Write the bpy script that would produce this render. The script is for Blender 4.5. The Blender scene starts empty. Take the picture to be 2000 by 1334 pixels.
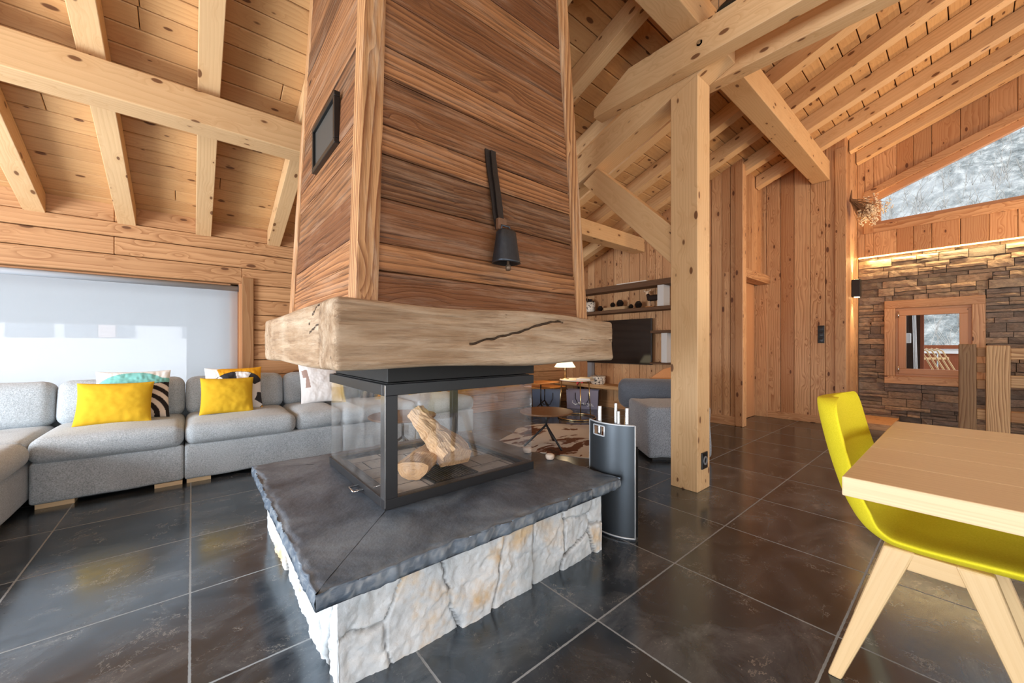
import bpy, bmesh, math, random
from mathutils import Vector, Matrix, noise
R = random.Random(11)
SC = bpy.context.scene
COL = SC.collection
V = Vector

# ------------------------------------------------------------------ node helper
class G:
    def __init__(s, name):
        s.m = bpy.data.materials.new(name); s.m.use_nodes = True
        s.t = s.m.node_tree; s.t.nodes.clear()
        s.out = s.n('ShaderNodeOutputMaterial')
    def n(s, ty, **kw):
        x = s.t.nodes.new(ty)
        for k, v in kw.items(): setattr(x, k, v)
        return x
    def set(s, sock, v):
        if isinstance(v, bpy.types.NodeSocket): s.t.links.new(v, sock)
        elif v is not None:
            if sock.type == 'RGBA' and len(v) == 3: v = (*v, 1)
            sock.default_value = v
    def attr(s, name, fac=False):
        a = s.n('ShaderNodeAttribute', attribute_name=name)
        return a.outputs['Fac'] if fac else a.outputs['Vector']
    def acol(s, name): return s.n('ShaderNodeAttribute', attribute_name=name).outputs['Color']
    def obj(s): return s.n('ShaderNodeTexCoord').outputs['Object']
    def pos(s): return s.n('ShaderNodeNewGeometry').outputs['Position']
    def math(s, op, a, b=0.0, c=0.0, clamp=False):
        x = s.n('ShaderNodeMath', operation=op, use_clamp=clamp)
        s.set(x.inputs[0], a); s.set(x.inputs[1], b); s.set(x.inputs[2], c); return x.outputs[0]
    def vmul(s, v, sc):
        x = s.n('ShaderNodeVectorMath', operation='MULTIPLY'); s.set(x.inputs[0], v); x.inputs[1].default_value = sc; return x.outputs[0]
    def vadd(s, v, w):
        x = s.n('ShaderNodeVectorMath', operation='ADD'); s.set(x.inputs[0], v); s.set(x.inputs[1], w); return x.outputs[0]
    def sep(s, v):
        x = s.n('ShaderNodeSeparateXYZ'); s.set(x.inputs[0], v); return x.outputs
    def noise(s, v, scale=5., detail=3., rough=.5, dist=0.):
        x = s.n('ShaderNodeTexNoise'); s.set(x.inputs['Vector'], v)
        x.inputs['Scale'].default_value = scale; x.inputs['Detail'].default_value = detail
        x.inputs['Roughness'].default_value = rough; x.inputs['Distortion'].default_value = dist
        return x.outputs['Fac']
    def voro(s, v, scale=5., feature='F1', rand=1.):
        x = s.n('ShaderNodeTexVoronoi', feature=feature); s.set(x.inputs['Vector'], v)
        x.inputs['Scale'].default_value = scale; x.inputs['Randomness'].default_value = rand
        return x
    def sstep(s, v, a, b, lo=0., hi=1.):
        x = s.n('ShaderNodeMapRange', interpolation_type='SMOOTHSTEP')
        s.set(x.inputs[0], v); 
        for i, k in zip((1, 2, 3, 4), (a, b, lo, hi)): x.inputs[i].default_value = k
        return x.outputs[0]
    def ramp(s, f, stops):
        x = s.n('ShaderNodeValToRGB'); s.set(x.inputs[0], f); e = x.color_ramp.elements
        while len(e) < len(stops): e.new(.5)
        for k, (p, c) in zip(e, stops): k.position = p; k.color = (*c, 1)
        return x.outputs[0]
    def mix(s, f, a, b, blend='MIX'):
        x = s.n('ShaderNodeMix', data_type='RGBA', blend_type=blend)
        s.set(x.inputs[0], f); s.set(x.inputs[6], a); s.set(x.inputs[7], b); return x.outputs[2]
    def bump(s, h, strength=.3, dist=.005):
        x = s.n('ShaderNodeBump'); s.set(x.inputs['Height'], h); x.inputs['Strength'].default_value = strength
        x.inputs['Distance'].default_value = dist; return x.outputs[0]
    def pbr(s, col=None, rough=.5, metal=0., normal=None, **kw):
        x = s.n('ShaderNodeBsdfPrincipled')
        s.set(x.inputs['Base Color'], col); s.set(x.inputs['Roughness'], rough); x.inputs['Metallic'].default_value = metal
        if normal is not None: s.set(x.inputs['Normal'], normal)
        for k, v in kw.items(): s.set(x.inputs[k], v)
        return x.outputs[0]
    def done(s, sh): s.t.links.new(sh, s.out.inputs['Surface']); return s.m

def L(*c):   # sRGB 0-255 -> linear
    return tuple(((x/255)/12.92 if x/255 <= .04045 else ((x/255+.055)/1.055)**2.4) for x in c)

def wood(name, light, mid, dark, rings=38., warp=5., contrast=.55, fiber=.35, knots=.3, kcol=(90, 52, 28),
         rough=.5, bump=.25, tint=.35, weather=None, spec=.35, kscale=(6., 13., 13.), ringsharp=2.0, bumpd=.004, fscale=190.):
    g = G(name)
    wc = g.attr('wc'); ti = g.attr('tint', True)
    vo = g.voro(g.vmul(wc, kscale), 1.0)
    kd = vo.outputs['Distance']; kr = g.sep(vo.outputs['Color'])[0]
    on = g.math('LESS_THAN', kr, knots)
    size = g.math('MULTIPLY_ADD', kr, .16/max(knots, .01), .07)
    kn = g.math('DIVIDE', kd, size)
    kmask = g.math('MULTIPLY', on, g.sstep(kn, .7, 1.0, 1., 0.))
    kwide = g.math('MULTIPLY', on, g.sstep(kn, .8, 3.6, 1., 0.))
    n1 = g.noise(g.vmul(wc, (.5, 4.2, 4.2)), 1.0, 3., .45)
    xyz = g.sep(wc)
    f = g.math('MULTIPLY_ADD', n1, warp, g.math('MULTIPLY', xyz[1], rings*.9))
    f = g.math('MULTIPLY_ADD', xyz[2], rings*.6, f)
    f = g.math('MULTIPLY_ADD', kwide, 1.6, f)
    f = g.math('MULTIPLY_ADD', g.noise(g.vmul(wc, (4., 40., 40.)), 1., 2.), .35, f)
    w = g.math('FRACT', f)
    w = g.math('POWER', w, ringsharp)
    w = g.math('MULTIPLY', w, g.sstep(w, .88, 1., 1., .2))
    fb = g.noise(g.vmul(wc, (3., fscale, fscale)), 1.0, 2., .65)
    big = g.noise(g.vmul(wc, (.9, 3.5, 3.5)), 1.0, 3., .55)
    amp = g.math('MULTIPLY', contrast, g.sstep(big, .3, .65, .45, 1.25))
    col = g.mix(g.math('MULTIPLY', w, amp, clamp=True), L(*light), L(*mid))
    col = g.mix(g.math('MULTIPLY', g.sstep(fb, .45, .78), fiber), col, L(*dark))
    col = g.mix(g.math('MULTIPLY', g.math('SUBTRACT', ti, .5, clamp=True), tint*2), col, L(*mid))
    col = g.mix(g.math('MULTIPLY', g.math('SUBTRACT', .5, ti, clamp=True), tint*1.6), col, L(*dark))
    if weather:
        wn = g.sstep(g.noise(g.vmul(wc, (1.3, 12., 12.)), 1.3, 6., .72), .47, .66)
        col = g.mix(g.math('MULTIPLY', wn, weather[1]), col, L(*weather[0]))
        dn = g.sstep(g.noise(g.vmul(wc, (2.4, 46., 46.)), 1.1, 6., .75), .5, .72)
        col = g.mix(g.math('MULTIPLY', dn, weather[3]), col, L(*weather[2]))
        dl = g.sstep(g.noise(g.vmul(wc, (1.1, 52., 52.)), 1., 4., .7), .54, .70)
        col = g.mix(g.math('MULTIPLY', dl, weather[3]*1.1), col, L(*weather[2]))
    col = g.mix(g.math('MULTIPLY', kwide, .22), col, L(*mid))
    col = g.mix(g.math('MULTIPLY', kmask, .88), col, L(*kcol))
    h = g.math('MULTIPLY_ADD', w, .6, g.math('MULTIPLY', fb, -.8))
    nb = g.bump(h, bump, bumpd)
    rr = g.math('MULTIPLY_ADD', fb, .15, rough-.07)
    return g.done(g.pbr(col, rr, 0., nb, **{'Specular IOR Level': spec}))

def plain(name, rgb, rough=.5, metal=0., spec=.5, var=0., bump=0., bscale=60., **kw):
    g = G(name); c = L(*rgb); nb = None
    if var or bump:
        n = g.noise(g.obj(), bscale, 4., .6)
        if var: c = g.mix(n, tuple(x*(1-var) for x in c), tuple(min(1, x*(1+var)) for x in c))
        if bump: nb = g.bump(n, bump, .004)
    return g.done(g.pbr(c, rough, metal, nb, **{'Specular IOR Level': spec}, **kw))

M = {}
M['spruce'] = wood('spruce_beam', (226, 188, 140), (196, 148, 98), (164, 114, 70), rings=46, warp=5, contrast=.42, fiber=.14, knots=.95, kscale=(5.5, 12, 12), kcol=(104, 60, 32), rough=.45, bump=.05, tint=.15)
M['ceil'] = wood('ceiling_spruce', (216, 172, 120), (184, 134, 84), (150, 100, 58), rings=48, warp=5, contrast=.45, fiber=.16, knots=.98, kscale=(5, 12, 12), kcol=(88, 48, 26), rough=.55, bump=.08, tint=.38)
M['larch'] = wood('larch_wall', (220, 174, 128), (162, 106, 64), (134, 84, 48), rings=42, warp=9, contrast=.8, fiber=.2, knots=.9, kscale=(5, 12, 12), kcol=(88, 46, 28), rough=.48, bump=.1, tint=.7, ringsharp=2.)
M['hwall'] = wood('larch_log_wall', (206, 158, 112), (150, 100, 60), (114, 72, 42), rings=40, warp=8, contrast=.75, fiber=.25, knots=.6, kscale=(4, 10, 10), rough=.55, bump=.15, tint=.5)
M['old'] = wood('reclaimed_boards', (178, 124, 80), (104, 62, 35), (52, 29, 17), rings=70, warp=6.5, contrast=.95, fiber=.45, knots=.25, kcol=(34, 20, 13), rough=.55, bump=.8, tint=.9,
                weather=((178, 152, 128), .3, (38, 22, 13), .68), kscale=(3.5, 10, 10), ringsharp=1.5, bumpd=.006)
M['oldpost'] = wood('reclaimed_post', (200, 152, 104), (124, 74, 40), (78, 44, 24), rings=60, warp=4, contrast=.95, fiber=.3, knots=.06, kcol=(54, 30, 18), rough=.55, bump=.7, tint=.2,
                weather=((216, 196, 168), .4, (84, 50, 30), .3), ringsharp=1.5, bumpd=.006)
M['shelfwood'] = wood('dark_old_shelf', (112, 82, 58), (84, 58, 40), (48, 32, 22), rings=60, contrast=.6, fiber=.5, knots=.1, rough=.65, bump=.5, tint=.3)
M['orange'] = wood('stained_window_wood', (204, 150, 106), (190, 134, 90), (168, 112, 72), rings=40, contrast=.3, fiber=.2, knots=.03, rough=.42, bump=.05, tint=.15)
M['railwood'] = wood('old_larch_post', (212, 172, 124), (142, 96, 58), (84, 54, 32), rings=48, warp=11, contrast=.85, fiber=.25, knots=.1, kscale=(4, 9, 9), rough=.6, bump=.4, tint=.8, ringsharp=1.7)
M['oak'] = wood('oiled_oak', (226, 200, 160), (206, 174, 132), (180, 146, 106), rings=60, warp=4, contrast=.28, fiber=.28, knots=.01, rough=.4, bump=.04, tint=.25)
M['chairoak'] = wood('chair_leg_oak', (216, 184, 138), (200, 162, 114), (176, 134, 90), rings=50, warp=2, contrast=.25, fiber=.18, knots=0.0, rough=.4, bump=.03, tint=.15)
M['logwood'] = wood('split_firewood', (228, 190, 146), (196, 146, 98), (140, 92, 56), rings=80, warp=7, contrast=.6, fiber=.6, knots=.04, rough=.8, bump=.9, tint=.4, weather=((200, 172, 144), .3, (110, 72, 46), .35))
M['tablewood'] = wood('walnut_top', (120, 84, 56), (96, 66, 44), (70, 46, 30), rings=40, contrast=.5, fiber=.3, knots=0, rough=.4, bump=.05)
M['redwood'] = wood('red_cedar', (150, 84, 54), (122, 64, 42), (90, 46, 30), rings=40, contrast=.5, fiber=.3, knots=.1, rough=.6, bump=.1)

def mat_mantel():
    g = G('hewn_oak_beam'); wc = g.attr('wc'); ti = g.attr('tint', True)
    n1 = g.noise(g.vmul(wc, (1.2, 9., 9.)), 1.0, 6., .65, .6)
    n2 = g.noise(g.vmul(wc, (5., 90., 90.)), 1.0, 3., .6)
    n3 = g.noise(wc, 3.0, 4., .6)
    n4 = g.noise(g.vmul(wc, (3.2, 36., 36.)), 1.0, 7., .72, .5)
    col = g.ramp(n1, [(.3, L(116, 92, 70)), (.46, L(168, 140, 111)), (.66, L(204, 182, 156))])
    col = g.mix(g.math('MULTIPLY', g.sstep(n2, .5, .72), .5), col, L(112, 82, 58))
    col = g.mix(g.math('MULTIPLY', g.sstep(n3, .5, .75), .35), col, L(216, 198, 174))
    col = g.mix(g.sstep(n4, .52, .7, 0., .45), col, L(120, 90, 64)); col = g.mix(g.sstep(n4, .3, .46, .35, 0.), col, L(226, 208, 184))
    f = g.math('ABSOLUTE', g.math('SUBTRACT', g.noise(g.vmul(wc, (1.1, 7., 7.)), 1.6, 4., .6), .5))
    ck = g.math('MULTIPLY', g.sstep(f, 0., .005, 1., 0.), g.sstep(g.noise(wc, 4., 2.), .63, .71))
    vo = g.voro(g.vmul(wc, (7, 16, 16)), 1.)
    wh = g.math('MULTIPLY', g.sstep(vo.outputs['Distance'], .04, .1, 1., 0.), g.math('LESS_THAN', g.sep(vo.outputs['Color'])[0], .35))
    dk = g.math('MAXIMUM', g.math('MAXIMUM', ck, wh), g.sstep(g.math('MULTIPLY_ADD', g.noise(wc, 26., 3.), .22, ti), .20, .32, 1., 0.))
    col = g.mix(g.math('MULTIPLY', dk, .9), col, L(52, 36, 26))
    h = g.math('ADD', g.math('MULTIPLY_ADD', n4, -1.2, n1), g.math('MULTIPLY_ADD', n2, .35, g.math('MULTIPLY', dk, -1.2)))
    return g.done(g.pbr(col, .62, 0., g.bump(h, .9, .012), **{'Specular IOR Level': .25}))
M['mantel'] = mat_mantel()

def mat_floor():
    g = G('black_limestone_tiles'); p = g.pos(); x, y, z = g.sep(p)
    fx = g.math('DIVIDE', g.math('ADD', x, .006+59.7), .597); fy = g.math('DIVIDE', g.math('SUBTRACT', y, .908-60.6), .606)
    dx = g.math('MULTIPLY', g.math('SUBTRACT', .5, g.math('ABSOLUTE', g.math('SUBTRACT', g.math('FRACT', fx), .5))), .597)
    dy = g.math('MULTIPLY', g.math('SUBTRACT', .5, g.math('ABSOLUTE', g.math('SUBTRACT', g.math('FRACT', fy), .5))), .606)
    wob = g.math('MULTIPLY', g.noise(p, 60., 2.), .004)
    d = g.math('ADD', g.math('MINIMUM', dx, dy), g.math('SUBTRACT', wob, .002))
    gr = g.sstep(d, .0028, .0044, 1., 0.)
    cv = g.n('ShaderNodeCombineXYZ'); g.set(cv.inputs[0], g.math('FLOOR', fx)); g.set(cv.inputs[1], g.math('FLOOR', fy))
    wn = g.n('ShaderNodeTexWhiteNoise', noise_dimensions='2D'); g.set(wn.inputs['Vector'], cv.outputs[0])
    q = g.vadd(p, g.vmul(wn.outputs['Color'], (9., 9., 9.)))
    n1 = g.noise(g.vmul(q, (1., 1.6, 1.)), 3.2, 6., .62, .8)
    n2 = g.noise(q, 26., 5., .65)
    n3 = g.noise(q, 140., 3., .6)
    col = g.ramp(n1, [(.28, L(30, 34, 39)), (.48, L(50, 55, 61)), (.62, L(76, 80, 85)), (.76, L(108, 109, 108))])
    tone = g.math('MULTIPLY_ADD', wn.outputs['Value'], .55, .72)
    tc = g.n('ShaderNodeCombineXYZ'); [g.set(tc.inputs[i], tone) for i in range(3)]
    col = g.mix(1., col, tc.outputs[0], 'MULTIPLY')
    vein = g.math('MULTIPLY', g.sstep(g.math('ABSOLUTE', g.math('SUBTRACT', g.noise(q, 3.2, 7., .7, .4), .5)), 0., .008, 1., 0.), g.sstep(g.noise(q, 5., 3., .6), .48, .62))
    spk = g.math('MULTIPLY', g.math('MULTIPLY', g.sstep(n3, .56, .68), g.sstep(n2, .48, .66)), g.sstep(n1, .42, .68))
    col = g.mix(g.math('MULTIPLY', g.math('MAXIMUM', vein, spk), .5), col, L(176, 170, 160))
    col = g.mix(gr, col, L(146, 151, 154))
    ro = g.math('MULTIPLY_ADD', n2, .2, .08); ro = g.math('MAXIMUM', ro, g.math('MULTIPLY', gr, .8))
    h = g.math('MULTIPLY_ADD', gr, -.8, g.math('MULTIPLY_ADD', n1, .5, g.math('MULTIPLY', n2, .18)))
    return g.done(g.pbr(col, ro, 0., g.bump(h, .12, .005), **{'Specular IOR Level': .7, 'IOR': 1.75, 'Specular Tint': (.70, .86, 1., 1.)}))
M['floor'] = mat_floor()

def mat_slate():
    g = G('slate'); p = g.pos()
    n1 = g.noise(p, 3., 6., .62, .6); n2 = g.noise(p, 40., 5., .65); n3 = g.noise(g.vmul(p, (1, 1, 3)), 16., 6., .7)
    col = g.ramp(n1, [(.3, L(56, 67, 81)), (.5, L(90, 103, 118)), (.72, L(134, 147, 160))])
    col = g.mix(g.math('MULTIPLY', g.sstep(n2, .55, .8), .4), col, L(142, 148, 154))
    ti = g.attr('tint', True)
    col = g.mix(g.math('MULTIPLY', g.math('SUBTRACT', ti, .5, clamp=True), 1.1), col, L(168, 174, 178))
    h = g.math('MULTIPLY_ADD', n3, 1., g.math('MULTIPLY', n2, .35))
    return g.done(g.pbr(col, g.math('MULTIPLY_ADD', n2, .25, .28), 0., g.bump(h, .4, .008), **{'Specular IOR Level': .6}))
M['slate'] = mat_slate()

def mat_white():
    g = G('pale_quarry_stone'); p = g.pos(); ti = g.attr('tint', True); jt = g.attr('jnt', True)
    n1 = g.noise(p, 6., 6., .65, .5); n2 = g.noise(p, 45., 6., .7); n3 = g.noise(g.vadd(p, (7, 3, 1)), 4.5, 4., .6)
    col = g.ramp(n1, [(.3, L(192, 200, 206)), (.5, L(222, 228, 232)), (.7, L(238, 240, 240))])
    col = g.mix(g.math('MULTIPLY', g.sstep(n3, .5, .68), g.sstep(ti, .45, .9)), col, L(224, 196, 156))
    col = g.mix(g.math('MULTIPLY', g.sstep(n3, .36, .5, 1., 0.), .55), col, L(176, 184, 188))
    col = g.mix(g.math('MULTIPLY', g.sstep(n2, .58, .8), .3), col, L(168, 168, 164))
    col = g.mix(jt, col, L(66, 60, 54))
    return g.done(g.pbr(col, .8, 0., g.bump(g.math('MULTIPLY_ADD', n2, .6, n1), .6, .012), **{'Specular IOR Level': .3}))
M['white'] = mat_white()

def mat_ledge():
    g = G('ledge_stone'); p = g.pos(); ti = g.attr('tint', True)
    q = g.vadd(p, g.vmul(g.attr('wc'), (1, 1, 1)))
    n1 = g.noise(g.vmul(q, (1, 1, 2.2)), 9., 6., .65, .4); n2 = g.noise(g.vmul(q, (1, 1, 3)), 60., 5., .7)
    col = g.ramp(ti, [(0., L(112, 100, 90)), (.3, L(152, 130, 110)), (.55, L(182, 152, 122)), (.8, L(142, 126, 114)), (1., L(202, 170, 136))])
    col = g.mix(g.sstep(n1, .4, .66, 0., .5), col, L(86, 76, 68))
    col = g.mix(g.math('MULTIPLY', g.sstep(n2, .55, .75), .5), col, L(204, 184, 158))
    return g.done(g.pbr(col, .7, 0., g.bump(g.math('MULTIPLY_ADD', n1, 1.2, g.math('MULTIPLY', n2, .7)), .7, .012), **{'Specular IOR Level': .4}))
M['ledge'] = mat_ledge()

def fabric(name, a, b, scale=420., bump=.5, sheen=.3, rough=.9):
    g = G(name); p = g.obj()
    n = g.noise(p, scale, 3., .7); n2 = g.noise(p, 6., 3., .5)
    f = g.math('MULTIPLY_ADD', n2, .25, g.math('MULTIPLY_ADD', n, 1.5, -.45), clamp=True)
    col = g.mix(f, L(*a), L(*b))
    return g.done(g.pbr(col, rough, 0., g.bump(n, bump, .004), **{'Specular IOR Level': .2, 'Sheen Weight': sheen}))
M['sofa'] = fabric('grey_boucle', (122, 131, 138), (224, 232, 238), 150.)
M['pouf'] = fabric('grey_boucle_dark', (84, 88, 94), (190, 196, 204), 110.)
M['chairfab'] = fabric('slate_grey_wool', (62, 66, 74), (122, 128, 138), 170.)
M['yellow'] = fabric('yellow_cotton', (210, 166, 36), (224, 182, 52), 300., .03, .0)
M['velvet'] = fabric('yellow_velvet', (214, 197, 20), (240, 223, 62), 220., .12, .0, .95)
M['teal'] = fabric('grey_green_piping', (120, 150, 146), (150, 176, 170), 300.)

def mat_print():
    g = G('printed_cotton'); c = g.acol('col'); n = g.noise(g.obj(), 300., 2.)
    return g.done(g.pbr(c, .9, 0., g.bump(n, .15, .003), **{'Specular IOR Level': .2}))
M['print'] = mat_print()
M['black'] = plain('black_steel', (38, 39, 42), .42, .0, .5, .12)
M['collar'] = plain('matt_black_steel', (22, 21, 21), .55)
M['gunmetal'] = plain('blued_steel', (82, 88, 94), .36, .75, .5, .1, bscale=8)
M['steel'] = plain('brushed_steel', (200, 202, 204), .25, 1.)
M['brightedge'] = plain('bright_cut_edge', (214, 218, 222), .4, .3)
M['chrome'] = plain('polished_steel', (222, 222, 222), .12, 1.)
M['gold'] = plain('brass', (214, 190, 142), .25, 1.)
M['plastic'] = plain('black_plastic', (20, 20, 21), .35)
M['whitepl'] = plain('white_lacquer', (206, 206, 204), .5)
M['leather'] = plain('old_dark_leather', (34, 26, 22), .55, 0, .4, .4, .4)
M['leatherlight'] = plain('worn_leather', (110, 78, 56), .6, 0, .4, .3, .3)
M['iron'] = plain('dark_forged_iron', (70, 76, 84), .38, .8, .5, .35, .3, 40)
M['grille'] = plain('vent_mesh', (70, 68, 64), .6, .3)
M['fbframe'] = plain('firebox_edge', (64, 66, 68), .5, .5)
M['cream'] = plain('cream_ceramic', (226, 218, 204), .4, 0, .5, .1, 0, 20)
M['dark'] = plain('dark_brown', (40, 28, 22), .7, 0, .3, .3, .3, 60)
M['pebble'] = plain('pale_pebble', (232, 212, 194), .6, 0, .4, .1, .1)
M['bagpaper'] = plain('mauve_paper', (126, 122, 142), .6)
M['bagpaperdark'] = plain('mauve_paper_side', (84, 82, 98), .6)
M['bagblue'] = plain('blue_grey_paper', (98, 112, 138), .6)
M['red'] = plain('red_card', (222, 52, 46), .5)
M['whiteprint'] = plain('white_ink', (236, 236, 240), .6)
M['tan'] = plain('tan_veneer', (196, 128, 66), .45, 0, .5, .12)
M['antler'] = plain('pale_bare_wood', (226, 196, 164), .6)
M['paper'] = plain('book_cover', (170, 140, 104), .7, 0, .4, .4, 0, 90)
M['snow'] = plain('snow', (236, 240, 244), .9, 0, .2, .03)
M['housegrey'] = plain('grey_render', (112, 120, 128), .9)
M['housedark'] = plain('grey_glazing', (150, 158, 168), .6)
M['housewhite'] = plain('white_render', (238, 238, 240), .9)
M['housepink'] = plain('pale_shutter', (228, 208, 204), .9)
M['dryflower'] = plain('dried_flower', (238, 216, 186), .9, 0, .2, .25, 0, 80)
M['drystem'] = plain('dried_stem', (126, 92, 66), .9, 0, .2, .25, 0, 80)
M['void'] = plain('shadow_gap_board', (34, 26, 20), .9)
M['render'] = plain('mortar', (74, 66, 58), .95)

def mat_glass(name, haze=0., ior=1.5, tint=(1, 1, 1)):
    g = G(name)
    tr = g.n('ShaderNodeBsdfTransparent'); tr.inputs[0].default_value = (*tint, 1)
    gl = g.n('ShaderNodeBsdfGlossy'); gl.inputs['Roughness'].default_value = .0
    lw = g.n('ShaderNodeLayerWeight'); lw.inputs[0].default_value = .5; f0 = ((ior-1)/(ior+1))**2
    fr = g.math('MULTIPLY_ADD', g.math('POWER', lw.outputs['Facing'], 5.), 1-f0, f0, True)
    mx = g.n('ShaderNodeMixShader'); g.set(mx.inputs[0], fr); g.set(mx.inputs[1], tr.outputs[0]); g.set(mx.inputs[2], gl.outputs[0])
    sh = mx.outputs[0]
    if haze:
        df = g.n('ShaderNodeBsdfDiffuse'); df.inputs[0].default_value = (.85, .87, .88, 1)
        m2 = g.n('ShaderNodeMixShader'); g.set(m2.inputs[0], g.sstep(g.noise(g.obj(), 5., 4., .6), .3, .8, 0., haze)); g.set(m2.inputs[1], sh); g.set(m2.inputs[2], df.outputs[0]); sh = m2.outputs[0]
    return g.done(sh)
M['pane'] = mat_glass('window_glass', 0., 1.35)
M['fireglass'] = mat_glass('fire_glass', .05, 1.6)

def mat_blind():
    g = G('roller_blind_screen')
    c = L(226, 228, 230)
    tl = g.n('ShaderNodeBsdfTranslucent'); tl.inputs[0].default_value = (*c, 1)
    df = g.n('ShaderNodeBsdfDiffuse'); df.inputs[0].default_value = (*L(194, 198, 202), 1)
    tr = g.n('ShaderNodeBsdfTransparent'); tr.inputs[0].default_value = (.96, .98, 1, 1)
    a = g.n('ShaderNodeMixShader'); a.inputs[0].default_value = .4; g.set(a.inputs[1], tl.outputs[0]); g.set(a.inputs[2], df.outputs[0])
    b = g.n('ShaderNodeMixShader'); b.inputs[0].default_value = .5; g.set(b.inputs[1], a.outputs[0]); g.set(b.inputs[2], tr.outputs[0])
    return g.done(b.outputs[0])
M['blind'] = mat_blind()

def mat_firebrick():
    g = G('sooty_fire_brick'); p = g.pos()
    br = g.n('ShaderNodeTexBrick'); g.set(br.inputs['Vector'], p); br.inputs['Scale'].default_value = 1.
    br.inputs['Brick Width'].default_value = .25; br.inputs['Row Height'].default_value = .16; br.inputs['Mortar Size'].default_value = .004
    br.inputs['Color1'].default_value = (*L(206, 200, 192), 1); br.inputs['Color2'].default_value = (*L(186, 180, 172), 1); br.inputs['Mortar'].default_value = (*L(96, 92, 88), 1)
    n = g.noise(p, 14., 5., .7)
    col = g.mix(g.sstep(n, .52, .72, 0., .6), br.outputs[0], L(84, 80, 76))
    return g.done(g.pbr(col, .9, 0., g.bump(n, .3, .005)))
M['brick'] = mat_firebrick()

def mat_cow():
    g = G('cowhide'); p = g.pos()
    n = g.noise(g.vmul(p, (1.0, 2.1, 1)), 2.3, 3., .6, .6); f = g.noise(g.vmul(p, (30, 160, 1)), 1., 2., .6)
    e = g.math('MULTIPLY_ADD', f, .1, n)
    col = g.mix(g.sstep(e, .585, .605), L(224, 221, 215), L(110, 64, 38))
    col = g.mix(g.sstep(e, .68, .72), col, L(64, 38, 26))
    return g.done(g.pbr(col, .8, 0., g.bump(f, .3, .004)))
M['cow'] = mat_cow()

def mat_pattern():
    g = G('patterned_ceramic'); p = g.obj()
    n = g.noise(p, 38., 3., .6); z = g.sep(p)[2]
    col = g.mix(g.sstep(n, .54, .58), L(226, 216, 200), L(70, 64, 62))
    return g.done(g.pbr(col, .35))
M['pattern'] = mat_pattern()

def emit(name, rgb, st):
    g = G(name); e = g.n('ShaderNodeEmission'); e.inputs[0].default_value = (*L(*rgb), 1); e.inputs[1].default_value = st
    return g.done(e.outputs[0])
M['led'] = emit('warm_led', (255, 206, 120), 14.)
M['shadelit'] = emit('lit_lamp_shade', (255, 232, 190), 1.6)
M['bulb'] = emit('warm_bulb', (255, 214, 150), 12.)

def mat_hill():
    g = G('wooded_winter_slope'); p = g.pos()
    n = g.noise(g.vmul(p, (1.6, 1.6, .7)), 1.3, 8., .78); n2 = g.noise(p, .12, 4., .6)
    col = g.ramp(n, [(.36, L(76, 84, 86)), (.5, L(120, 127, 129)), (.64, L(172, 176, 176))])
    col = g.mix(g.sstep(n2, .5, .62, 0., .5), col, L(172, 177, 180))
    return g.done(g.pbr(col, .95, 0., None, **{'Specular IOR Level': .05}))
M['hill'] = mat_hill()
M['twig'] = plain('grey_twig', (168, 166, 162), .9)
M['screen'] = plain('tv_glass', (9, 10, 12), .09, 0., .6)
M['deck'] = plain('snowy_deck', (208, 204, 200), .9)

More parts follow.
